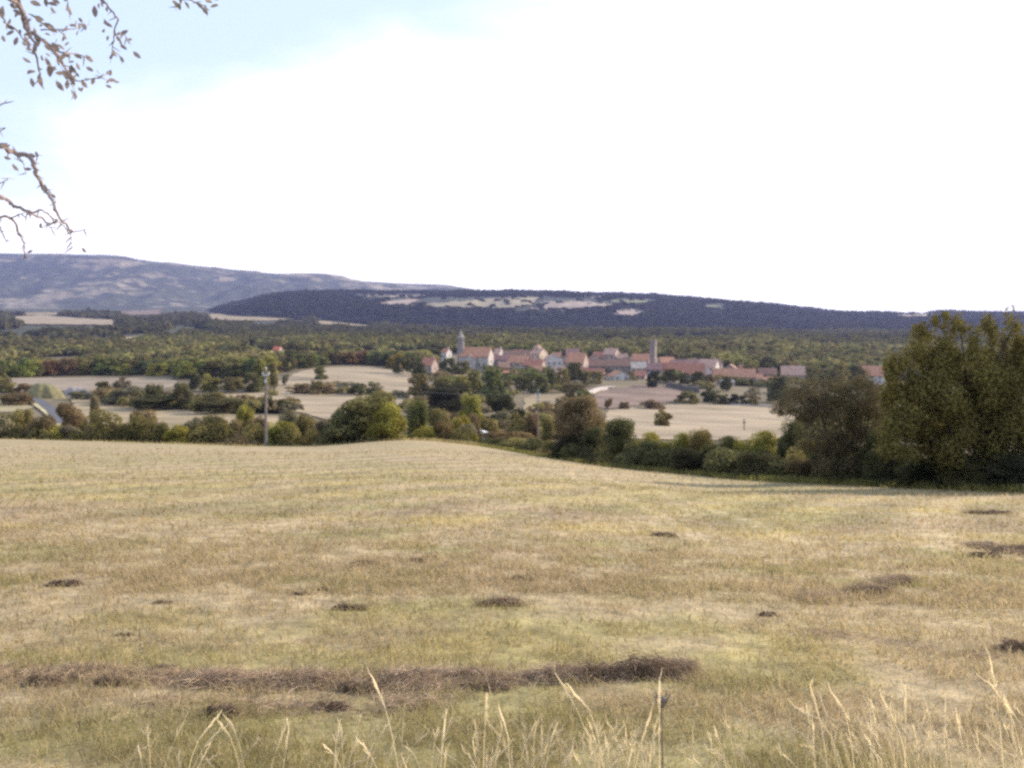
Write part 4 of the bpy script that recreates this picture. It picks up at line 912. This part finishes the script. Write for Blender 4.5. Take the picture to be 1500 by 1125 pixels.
wm = MB().tube([(0, -.09, 0), (0, .09, 0)], .32, 16, 0).tube([(0, -.1, 0), (0, .1, 0)], .18, 12, 1).mesh('wheel', [M['rubber'], M['metal']])
for sx in (-1.25, 1.3):
    for s in (-1, 1): link('wheel', wm, van, (sx, s*.78, .32))
def post(c, top, row, w, mat, label):
    y = yof(c, row); x = gx(c, y); z = hz(x, y); h = zrow(top, y)-z
    b = MB().box(-w/2, w/2, -w/2, w/2, -.4, h*.94).add([(-w/2, -w/2, h*.94), (w/2, -w/2, h*.94), (w/2, w/2, h*.94), (-w/2, w/2, h*.94), (0, 0, h)], [(0, 1, 4), (1, 2, 4), (2, 3, 4), (3, 0, 4)]).box(-w*1.6, w*1.6, -w*.7, -w*.5, h*.62, h*.74)
    return tag(link('post', b.mesh('post', [M[mat]]), None, (x, y, z)), label, 'post')
post(737.5, 628, 640, .22, 'white', 'short white marker post by the lane'); post(1090, 613, 632, .24, 'wood', 'dark wooden post in the pale field above the right hedge')
# ------------------------------------------------------------------ hay, grass and what hangs over the camera
def straws(P, D, Lg, Wd, bend=.25, rg=RNG):
    """thin bent blades from P along unit directions D, two quads each (a triangle at the tip)"""
    n = len(P); D = D/np.linalg.norm(D, axis=1, keepdims=True); Lg = np.broadcast_to(Lg, (n,))[:, None]; Wd = np.broadcast_to(Wd, (n,))[:, None]
    s = np.cross(D, rg.normal(size=(n, 3))); s /= np.maximum(np.linalg.norm(s, axis=1, keepdims=True), 1e-6)
    g = rg.normal(size=(n, 3)); g[:, 2] = -abs(g[:, 2])*.6; B = bend*Lg*g
    m = P+D*Lg*.55+B*.18; t = P+D*Lg+B
    V = np.stack([P-s*Wd*.5, P+s*Wd*.5, m+s*Wd*.42, m-s*Wd*.42, t], 1).reshape(-1, 3)
    i = np.arange(n)[:, None]*5
    return V, [i+np.array([0, 1, 2, 3]), i+np.array([3, 2, 4])]
def blade_obj(name, P, D, Lg, Wd, C, mat, bend=.25, parent=None, loc=(0, 0, 0), rg=RNG):
    V, (q, t) = straws(P, D, Lg, Wd, bend, rg); me = mesh(name, V, [tuple(r_) for r_ in q.tolist()]+[tuple(r_) for r_ in t.tolist()], [M[mat]], col=np.repeat(C, 5, axis=0))
    return link(name, me, parent, loc)
HAYC = np.array([[.48, .355, .25], [.39, .28, .20], [.56, .44, .295], [.28, .19, .14]])
# windrows of left hay: one tangled band near the viewer, two more on the right
def windrow(label, pts, wid, hgt, n, seed, wl=.0032):
    rg = np.random.default_rng(seed); Q = [(gx(c, yof(c, r_, True)), yof(c, r_, True)) for c, r_ in pts]; Q = np.array(Q)
    t = rg.random(n)*(len(Q)-1); x = pchip(np.arange(len(Q)), Q[:, 0], t); y = pchip(np.arange(len(Q)), Q[:, 1], t)
    off = rg.normal(size=n)*wid*.36*(.55+.8*vnoise(x/.5, y*0+seed, 3)); y = y+off; x = x+rg.normal(size=n)*.05
    cl = sstep(.30, .75, vnoise(x/.33, y/.2, 8+seed))*.75+.25; keep = rg.random(n) < (.28+.72*cl**2)*(.5+.55*vnoise(x/.8, y/.3, 12)); x, y, off, cl = x[keep], y[keep], off[keep], cl[keep]; n = len(x)
    top = hgt*cl*np.exp(-(off/wid*2.0)**2); z = H(x, y)+top*rg.random(n)**.6+.005
    a = rg.random(n)*6.283; D = np.stack([np.cos(a), np.sin(a)*.8, rg.normal(size=n)*.28+.06], 1)
    C = HAYC[rg.choice(4, n, p=[.4, .25, .2, .15])]*(.8+.4*rg.random((n, 1)))
    return tag(blade_obj('cut_hay', np.stack([x, y, z], 1), D, (.04+.10*rg.random(n))*wl/.0032, wl*.8*(.7+.7*rg.random(n)), C, 'hay', .35, rg=rg), label, kind='stuff')
windrow('cut hay lying in a long band across the meadow', [(-220, 985), (0, 988), (160, 992), (320, 1000), (520, 1003), (720, 998), (880, 990), (960, 987), (1000, 987)], .34, .075, 78000, 31)
windrow('thin scatter of cut hay in front of the band', [(200, 1040), (330, 1044), (450, 1040), (560, 1036), (650, 1030)], .30, .04, 4200, 32)
windrow('cut hay in a short band on the right of the meadow', [(1185, 880), (1230, 874), (1280, 864), (1330, 852)], .28, .10, 7000, 33, .004)
windrow('cut hay trailing off at the right edge of the meadow', [(1420, 800), (1450, 806), (1490, 812), (1560, 818)], .40, .10, 6000, 34, .005)
windrow('dry hay trail at the lower right', [(1180, 930), (1260, 938), (1340, 950), (1440, 960), (1540, 950)], .40, .04, 2600, 36)
def hay_clump(c, row, wpx, hf, label, seed):
    rg = np.random.default_rng(seed); y = yof(c, row, True); x = gx(c, y); w = wpx/F*y/2; h = w*hf*1.0; n = int(np.clip(900+2600*w, 900, 2600)); z = hz(x, y)
    m = 2 if wpx < 26 else 4; cx = np.linspace(-.62, .62, m)+rg.normal(size=m)*.12; cs_ = .30+.35*rg.random(m); k = rg.integers(0, m, n)
    q = rg.normal(size=(n, 3)); q /= np.linalg.norm(q, axis=1, keepdims=True); q *= (.15+.95*rg.random((n, 1))**.6); q[:, 2] = abs(q[:, 2])
    P = np.stack([(cx[k]+q[:, 0]*cs_[k])*w, (rg.normal(size=m)[k]*.12+q[:, 1]*cs_[k]*.9)*w*.8, q[:, 2]*h*(.5+1.2*cs_[k])], 1)
    far = rg.random(n) < .22; P[far, 0] += rg.normal(size=far.sum())*w*.45; P[far, 1] += rg.normal(size=far.sum())*w*.35; P[far, 2] *= .15
    a = rg.random(n)*6.283; D = np.stack([np.cos(a), np.sin(a), rg.normal(size=n)*.34+.05], 1)
    C = HAYC[rg.choice(4, n, p=[.2, .35, .05, .4])]*(.45+.45*rg.random((n, 1)))
    return tag(blade_obj('hay_clump', P, D, np.minimum(.05+.11*rg.random(n), w*.5), max(.0035, .0006*y)*(.7+.7*rg.random(n)), C, 'hay', .3, None, (x, y, z), rg), label, 'hay clump')
for i, a in enumerate('''945,992,78,.75|tallest dark hay clump, at the right end of the long hay band
882,996,74,.5|broad brown hay clump left of the tallest dark clump
298,1002,44,.5|dark hay clump on the left half of the long hay band
163,1003,44,.45|brown hay clump between the two left clumps of the hay band
66,1002,52,.4|brown hay clump at the far left of the long hay band
240,982,36,.4|small hay clump above the left half of the hay band
524,1014,56,.4|rounded brown hay clump in the middle of the hay band
705,1010,60,.32|flat brown hay clump between the middle and the tallest clump
322,1054,50,.55|brownish hay tuft standing alone in front of the hay band
488,1040,44,.5|brownish hay tuft in front of the middle of the hay band
728,888,62,.26|long flat dark hay clump in the middle of the meadow
514,894,46,.24|flat dark hay clump left of the long flat one
90,860,36,.45|dark hay clump alone at the left of the meadow
476,866,18,.4|tiny hay clump left of centre, the upper right of a close pair
440,871,20,.35|tiny hay clump left of centre, the lower left of a close pair
538,830,30,.26|small flat hay clump high on the left half of the meadow
613,824,26,.24|thin flat hay clump right of the small flat one high on the meadow
240,886,20,.35|tiny hay clump low on the left half of the meadow
182,930,16,.4|tiny hay clump just above the left hay band
766,851,24,.3|small pale hay clump straight above the long flat dark one
972,787,30,.26|small hay clump in the far part of the meadow, the upper of two
964,808,18,.3|tiny hay clump in the far part of the meadow, the lower of two
1127,902,22,.4|tiny dark hay clump left of the short right hay band
1320,857,30,.6|dark raised hay clump at the upper end of the short right hay band
1272,870,56,.32|broad hay clump in the short right hay band
1442,800,22,.5|dark upright hay clump at the left end of the right edge hay trail
1444,818,34,.4|brown hay clump below the upright one at the right edge
1490,810,52,.3|long hay clump on the right picture edge
1452,754,64,.10|very flat faint hay strip far off on the right
1488,955,50,.5|dark hay clump at the lower right picture edge'''.split('\n')):
    a, lab = a.split('|'); hay_clump(*map(float, a.split(',')), lab, 500+i)

# grass: short stubble blades everywhere near, fewer and broader further off
def grass(n, y0, y1, hgt, wid, c0, c1, seed, extra=0, name='grass', label='short mown dry grass', lean=.4, greens=1.0, pale=.0):
    rg = np.random.default_rng(seed); u = rg.random(n); Y = 1/(1/y0+(1/y1-1/y0)*u); X = gx(c0+(c1-c0)*rg.random(n), np.maximum(Y, 2.6)); k = Y < edge(X, Y)+1.0; X, Y = X[k], Y[k]; n = len(X)
    den = fbm(X/.45, Y/.45, 77, 2); k = rg.random(n) < .35+1.1*sstep(.3, .65, den); X, Y, den = X[k], Y[k], den[k]; n = len(X)
    col = meadow_col(X, Y); a = rg.random((n, 1)); col = col*np.array([1.06, 1.06, 1.05])*(.92+.30*rg.random((n, 1)))
    col = np.where(a < .22, np.array([.50, .40, .25]), col); col = np.where((a > .22) & (a < .22+.10*greens), np.array([.27, .235, .085]), col); col = np.where(a > .95, np.array([.28, .20, .145]), col)
    if pale: col = np.where(rg.random((n, 1)) < pale, np.array([.68, .56, .36]), col)
    D = rg.normal(size=(n, 3))*lean; D[:, 2] = 1; D[:, 0] -= .12
    Lg = (hgt[0]+(hgt[1]-hgt[0])*rg.random(n)**1.8)*(.6+.8*den)+.0012*Y; W_ = np.maximum(wid, .00085*Y)*(.7+.6*rg.random(n))
    return tag(blade_obj(name, np.stack([X, Y, H(X, Y)-.01], 1), D, Lg, W_, col, 'grass', .35, rg=rg), label, kind='stuff')
grass(430000, 2.1, 13, (.035, .12), .0030, -700, 2200, 41)
grass(150000, 9, 70, (.05, .13), .004, -500, 2000, 42, name='grass', label='short mown dry grass farther down the meadow')
grass(40000, 2.2, 3.6, (.08, .30), .0036, -600, 2100, 43, name='tall_grass', label='rougher dry grass at the near edge of the meadow', lean=.75, greens=1.6, pale=.5)
def fringe(label, pts, wid, hgt, n, col, seed, w=.05):
    rg = np.random.default_rng(seed); c = [p[0] for p in pts]; cc = c[0]+(c[-1]-c[0])*rg.random(n); Y = np.interp(cc, c, [p[1] for p in pts])+rg.normal(size=n)*wid; X = gx(cc, Y)
    D = rg.normal(size=(n, 3))*.4; D[:, 2] = 1; C = np.array(col)*(.7+.6*rg.random((n, 1)))*(.7+.6*vnoise(X/1.5, Y/1.5, seed)[:, None])
    return tag(blade_obj('verge_grass', np.stack([X, Y, H(X, Y)-.02], 1), D, hgt*(.4+.9*rg.random(n)), w, C, 'grass', .3, rg=rg), label, kind='stuff')
fringe('longer yellow green grass along the foot of the right hedge', [(700, 86.5), (760, 80), (850, 70), (900, 65), (1050, 54), (1250, 45), (1500, 37.5), (1640, 33)], .7, .45, 16000, (.24, .22, .075), 61, .035)
fringe('longer pale grass along the brow of the meadow', [(-150, 93), (0, 92), (450, 91), (600, 90), (700, 88)], .9, .5, 12000, (.38, .31, .15), 62, .05)

# tall dry stalks at the viewer's feet
def stalk(cb, yb, ct, rt, bow, col, label, group, r0=.0016, head=.12, hr=.0026, forks=0, seed=0):
    rg = random.Random(seed); x0 = gx(cb, yb); z0 = hz(x0, yb); yt = yb+rg.uniform(-.08, .08); p0 = Vector((0, 0, 0)); p2 = Vector((gx(ct, yt)-x0, yt-yb, zrow(rt, yt)-z0))
    p1 = Vector((-p2.x*.25+bow*.8+rg.uniform(-.06, .06), p2.y*.3, p2.z*rg.uniform(.68, .95))); pts = [p0*(1-t)**2+p1*2*t*(1-t)+p2*t*t for t in [i/9 for i in range(10)]]
    o = tag(link('grass_stalk', None, None, (x0, yb, z0)), label, 'grass stalk', group)
    b = MB().tube(pts, [r0*(1-.5*i/9) for i in range(10)], 5); link('stem', b.mesh('stem', [M['stalk']]), o, color=col)
    d = (pts[-1]-pts[-2]).normalized(); hb = MB(); m = 7; q = [pts[-1]+d*head*(i/m-.5)+Vector((0, 0, -.02*(i/m)**2*rg.random())) for i in range(m+1)]
    hb.tube(q, [hr*(.25+.9*math.sin(math.pi*min(.95, (i+.4)/(m+.8)))*(1 if i % 2 else .72)) for i in range(m+1)], 6)
    for k in range(3):
        t = rg.random(); p = q[0].lerp(q[-1], t); dd = (d+Vector((rg.uniform(-.5, .5), rg.uniform(-.5, .5), rg.uniform(-.2, .3)))).normalized(); hb.tube([p, p+dd*.014, p+dd*.03], [.0005, .0012, .0003], 4)
    link('seed_head', hb.mesh('seed_head', [M['stalk']]), o, color=tuple(v*1.05 for v in col))
    for k in range(forks):
        t = .5+.1*k; p = pts[int(t*9)]; e = p+Vector((rg.choice((-1, 1))*.06, 0, .12)); link('side_stem', MB().tube([p, p.lerp(e, .5)+Vector((0, 0, .02)), e], [r0*.8, r0*.6, r0*1.4], 5).mesh('side_stem', [M['stalk']]), o, color=col)
    return o
SC1 = (.96, .85, .64)
special = '''600,2.3,553,1008,-.05,1|arching pale stalk taller than the stalks left of centre|0
882,2.35,845,1018,.0,1|straightest tall pale stalk right of centre
915,2.35,828,1008,-.08,.9|long stalk arching leftward behind the straightest tall one
704,2.3,712,1036,.0,1|pale stalk with a hooked bright head in the middle
980,2.3,966,1018,.01,1|tall thin stalk beside the brown dried flower
742,2.5,738,1056,.0,1|thin upright stalk just right of the hooked one
632,2.2,650,1072,-.03,1|pale stalk bent over to the right, left of the hooked one
285,2.4,306,1064,-.04,1|pale stalk with feathery head alone on the left
372,2.4,412,1078,-.06,.85|thin stalk leaning right on the left side
928,2.35,946,1066,-.04,1|pale stalk with zigzag head leaning right, beside the brown dried flower
1232,2.3,1195,1032,-.02,1|pale stalk leaning left, first of the right hand group
1262,2.3,1229,1028,-.02,1|pale stalk leaning left, second of the right hand group
1318,2.35,1326,1030,.0,1|tall upright stalk in the right hand group
1338,2.35,1303,1040,-.03,1|stalk with thick bright head leaning left in the right hand group
1302,2.4,1300,1042,.0,.9|thin upright stalk in the right hand group
1470,2.3,1384,1050,-.16,.9|long arching stalk on the far right
1490,2.25,1454,986,-.05,1|tallest stalk at the right picture edge
1500,2.25,1462,1016,-.04,1|thick headed stalk at the right picture edge
1512,2.3,1478,1040,-.03,1|stalk just right of the thick headed one at the right picture edge
1408,2.4,1405,1066,.0,1|short upright stalk between the right group and the right edge'''.split('\n')
for i, s in enumerate(special):
    a, lab = s.split('|')[:2]; cb, yb, ct, rt, bow, k = map(float, a.split(',')); stalk(cb, yb, ct, rt, bow, tuple(v*k for v in SC1), lab, 'tall dry grass stalks in the foreground', seed=i, forks=1 if i in (3, 9, 14) else 0)
rs = random.Random(8)
for z0, z1, nn, lab in ((480, 660, 26, 'short pale dry stalk in the thick cluster left of centre'), (690, 960, 80, 'thin pale dry stalk in the loose central cluster'), (1000, 1160, 18, 'faint dry stalk in the gap between the central and right clusters'), (1180, 1500, 95, 'thin arching dry stalk in the tangled right cluster'), (200, 460, 14, 'sparse short dry stalk at the lower left')):
    for k in range(nn):
        ct = rs.uniform(z0, z1); rt = rs.uniform(1062, 1118) if z0 != 1180 else rs.uniform(1040, 1110); ln = rs.uniform(-45, 45) if z0 < 1000 else rs.uniform(10, 90); yb = rs.uniform(2.2, 2.7); kk = rs.uniform(.65, 1)
        stalk(ct+ln, yb, ct, rt, rs.uniform(-.12, .05), tuple(v*kk for v in SC1), lab, 'tall dry grass stalks in the foreground', r0=.0012, head=rs.uniform(.05, .10), hr=.0019, seed=100+k+int(z0))
# the brown dried flower
x0 = gx(976, 2.35); o = tag(link('dried_flower', None, None, (x0, 2.35, hz(x0, 2.35))), 'brown dried flower stalk with a dark seed head among pale stalks', 'dried flower'); zt = zrow(1034, 2.35)-hz(x0, 2.35)
link('stem', MB().tube([(0, 0, 0), (-.006, 0, zt*.5), (-.012, 0, zt)], [.0030, .0024, .0018], 6).tube([(-.006, 0, zt*.5), (.02, 0, zt*.6), (.028, 0, zt*.66)], [.0018, .0014, .001], 5).mesh('stem', [M['wood']]), o)
hb = MB().tube([(-.012, 0, zt-.004), (-.012, 0, zt+.008), (-.012, 0, zt+.018), (-.012, 0, zt+.026)], [.005, .013, .014, .005], 8)
for k in range(8): hb.tube([(-.012+.012*math.cos(k*.785), .012*math.sin(k*.785), zt+.012), (-.012+.024*math.cos(k*.785), .024*math.sin(k*.785), zt+.034)], [.003, .0006], 4)
link('seed_head', hb.mesh('seed_head', [M['wood']]), o)

# ------------------------------------------------------------------ the tree whose branches hang into the picture from the left
xb, yb = -3.1, 2.7; zb = hz(xb, yb)
ot = tag(link('overhanging_tree', None, None, (xb, yb, zb)), 'tree at the left whose sparse brownish twigs hang into the sky', 'tree')
def W3(c, r_, y): return Vector((gx(c, y)-xb, y-yb, zrow(r_, y)-zb))
b = MB().tube([(0, 0, -.2), (.04, 0, .7), (-.05, .03, 1.7), (.06, 0, 2.7), (.0, .1, 3.7)], [.15, .125, .11, .09, .05], 10)
b.tube([(.03, 0, 2.3), (.7, -.1, 3.0), (1.25, -.25, 3.05), W3(-60, -70, 2.16)], [.07, .05, .035, .02], 7).tube([(-.03, 0, 1.9), (.6, -.1, 2.4), W3(-200, 190, 2.2), W3(-60, 205, 2.17)], [.06, .04, .025, .013], 7)
b.tube([(-.03, 0, 1.5), (.5, -.1, 1.75), W3(-220, 290, 2.25), W3(-60, 295, 2.22)], [.05, .035, .02, .010], 7).tube([(1.25, -.25, 3.05), W3(60, -160, 2.23), W3(230, -90, 2.34)], [.03, .02, .009], 6).tube([(0, 0, 2.6), (-.6, .4, 3.3), (-1.1, .6, 4.0)], [.07, .05, .02], 6)
for p, q in (((-200, 190, 2.2), (-60, 160, 2.19)), ((-200, 190, 2.2), (-60, 190, 2.19)), ((-220, 290, 2.25), (-60, 310, 2.22)), ((-140, 292, 2.24), (-30, 320, 2.22)), ((-140, 200, 2.19), (-30, 272, 2.19)), ((-60, -70, 2.16), (-50, -60, 2.24)), ((-60, -70, 2.16), (24, -40, 2.16))):
    p, q = W3(*p), W3(*q); b.tube([p, p.lerp(q, .5)+Vector((0, 0, .02)), q], [.008, .006, .004], 6)
link('trunk', b.mesh('trunk', [M['bark']], True), ot)
LEAFC = [(.26, .21, .19), (.235, .195, .195), (.28, .23, .175), (.245, .20, .19)]
def leaf(V, Fc, p, d, s, rg, asp=.48):
    d = d.normalized(); n = Vector((rg.uniform(-1, 1), rg.uniform(-1.6, -.2), rg.uniform(-.5, 1))); sd = d.cross(n).normalized(); up = sd.cross(d).normalized(); b0 = len(V)
    for t, w in ((0, .04), (.22, .34), (.5, .5), (.78, .36), (1, .02)):
        q = p+d*s*t-up*(.25*s*t*t); V += [q-sd*w*s*asp+up*.08*s*w, q, q+sd*w*s*asp+up*.08*s*w]
    for k in range(4):
        for j in range(2): a = b0+k*3+j; Fc.append((a, a+1, a+4, a+3))
def branch(stems, leaves, y, seed, color, dens=0, lsize=.0215):
    """stems: polylines in (col, row) with start radius; leaves: (col, row, angle in degrees, size factor)"""
    rg = random.Random(seed); b = MB(); tw = []
    for r0, pl in stems:
        pts = []; n = len(pl)
        for i, (c, r_) in enumerate(pl): pts.append(W3(c, r_, y+.05*math.sin(i*1.7+seed)))
        T = np.linspace(0, n-1, 5*(n-1)+1); A = np.array([tuple(p) for p in pts]); S = np.stack([pchip(np.arange(n), A[:, k], T) if n > 2 else np.interp(T, [0, 1], A[:, k]) for k in range(3)], 1)
        S[1:-1] += np.random.default_rng(seed).normal(size=S[1:-1].shape)*min(.0016, r0*.22)
        b.tube(S, [r0*.62*(1-.7*i/(len(S)-1))*(1.15 if i % 5 == 0 and i else 1) for i in range(len(S))], 6); tw += [Vector(v) for v in S[3:]]
        for p in S[4::3]:
            if rg.random() < .6: p = Vector(p); d = Vector((rg.uniform(-1, 1), rg.uniform(-.6, .6), rg.uniform(-1, .3))).normalized(); b.tube([p, p+d*.012, p+d*.022], [.0018, .0013, .0005], 4)
    o = link('branch', b.mesh('branch', [M['twig']]), ot)
    V, Fc = [], []
    for c, r_, a, s in leaves:
        p = W3(c, r_, y+rg.uniform(-.08, .08)); d = Vector((math.cos(R(a)), rg.uniform(-.4, .4), -math.sin(R(a)))); leaf(V, Fc, p, d, lsize*s, rg)
    for k in range(dens):
        p = rg.choice(tw)+Vector((rg.gauss(0, .012), rg.gauss(0, .03), rg.gauss(0, .012))); d = Vector((rg.uniform(-.7, 1), rg.uniform(-.6, .6), rg.uniform(-1.2, .3))); leaf(V, Fc, p, d, lsize*rg.uniform(.6, 1.15), rg)
    if V: link('leaves', mesh('leaves', [tuple(v) for v in V], Fc, [M['sky_leaf']], True), o, color=color)
YB = 2.15
branch([(.014, [(-520, -60), (-400, -130), (-300, -150), (-200, -190)]), (.009, [(-400, -130), (-330, -60), (-260, -20)]), (.008, [(-560, -160), (-480, -260), (-380, -330)])], [], 2.4, 2, LEAFC[2], 110)
branch([(.012, [(-60, -70), (0, -10), (28, 8), (38, 40), (55, 52), (75, 70), (92, 92), (110, 118)]), (.007, [(28, 8), (24, -40)]), (.006, [(38, 25), (50, 70), (56, 96), (62, 128)]), (.004, [(58, 55), (78, 72), (98, 104), (112, 118), (130, 116), (146, 113), (156, 117)]), (.004, [(4, 10), (6, 32), (24, 44), (34, 58), (48, 66)]), (.003, [(60, 44), (88, 43), (118, 41), (132, 36)]), (.003, [(95, 100), (104, 122), (110, 134)]), (.004, [(70, 70), (96, 78), (114, 80), (132, 86)])],
 [(33, 84, 40, 1), (40, 104, 10, .9), (45, 114, 75, 1), (57, 108, 80, 1.5), (60, 120, 75, .9), (82, 118, 60, 1.3), (66, 84, 60, 1.3), (72, 94, 80, 1.4), (92, 102, 60, 1.2), (98, 106, 50, 1.2), (119, 118, 50, 1.1), (112, 92, 70, .9), (126, 98, 30, .9), (92, 46, 70, 1.1), (95, 50, 100, .9), (62, 34, 20, 1.3), (70, 38, 40, 1.3), (40, 20, 15, 1.2), (48, 24, 10, 1.2), (26, 54, 110, 1), (36, 52, 80, 1), (50, 40, 90, 1), (54, 56, 70, 1.1), (3, 52, 60, .9), (10, 38, 20, 1), (14, 6, 30, 1.2), (2, 10, 100, 1.3), (70, 4, 10, 1.1), (44, 2, 20, 1.3), (74, 10, 60, .9), (98, 6, 80, 1.2), (76, 62, 50, 1.2), (108, 80, 20, 1)], YB, 3, LEAFC[0], 80)
branch([(.008, [(-50, -60), (20, -30), (62, -6), (72, 6)]), (.006, [(60, -160), (110, -60), (146, -6), (160, 10), (172, 28), (168, 44), (170, 52)]), (.003, [(168, 44), (166, 62), (164, 78), (162, 92)]), (.0025, [(166, 74), (174, 80), (179, 94)]), (.0025, [(170, 52), (182, 50), (192, 66)]), (.0025, [(98, -20), (100, 10), (104, 22)])],
 [(138, 8, 88, 1.3), (152, 28, 60, .9), (172, 48, 30, .9), (176, 50, -20, 1), (159, 52, 120, .7), (176, 66, 30, .9), (164, 74, 60, .9), (166, 78, 110, .8), (176, 82, 70, .8), (170, 52, 60, .9), (148, 2, 70, .8), (75, -4, 40, 1.1), (66, -2, 70, 1)], YB+.1, 5, LEAFC[1], 16)
branch([(.006, [(230, -90), (262, -30), (280, 0), (288, 6)]), (.003, [(280, 0), (300, 8), (304, 24)]), (.0025, [(270, -18), (266, 2), (260, 10)])], [(262, 4, 90, .9), (270, 2, 50, 1), (288, 4, 40, 1), (296, 10, 50, 1.2), (300, 0, 20, 1), (310, -4, 20, .9), (258, 10, 100, .6), (284, -8, 30, 1.1)], YB+.2, 6, LEAFC[2], 5)
branch([(.012, [(-60, 205), (-20, 208), (2, 214), (18, 222), (38, 228), (48, 238), (52, 252), (62, 272), (70, 284), (82, 308), (94, 326), (106, 340)]), (.003, [(62, 272), (72, 280), (82, 296)]), (.003, [(24, 226), (34, 240), (38, 254)]), (.0022, [(106, 340), (118, 338), (131, 334)]), (.0022, [(104, 336), (104, 350), (106, 362)]), (.0022, [(46, 232), (56, 228), (62, 228)]), (.004, [(-60, 160), (-20, 156), (2, 154), (10, 146)]), (.003, [(-60, 190), (-10, 190), (8, 187)]), (.0025, [(-30, 272), (0, 268), (12, 262), (22, 262)])],
 [(6, 230, 20, .9), (18, 240, 60, 1), (2, 212, 10, .9), (18, 214, 60, .7), (40, 226, 10, .9), (58, 266, 60, .8), (64, 270, 60, .8)], YB, 8, LEAFC[3], 6)
branch([(.009, [(-60, 295), (-20, 280), (0, 287), (16, 298), (34, 306), (44, 312), (58, 318), (72, 328), (84, 322)]), (.004, [(44, 312), (60, 308), (76, 318), (96, 334), (104, 340)]), (.006, [(-60, 310), (-10, 318), (16, 319), (26, 338), (33, 350), (36, 366), (38, 378)]), (.003, [(16, 319), (28, 314), (40, 312)]), (.004, [(-30, 320), (0, 334), (6, 346), (10, 356)]), (.0025, [(66, 324), (72, 330), (76, 337)])],
 [(80, 322, 40, .6), (40, 308, 20, .6), (36, 368, 85, .6)], YB+.05, 9, LEAFC[1], 3)
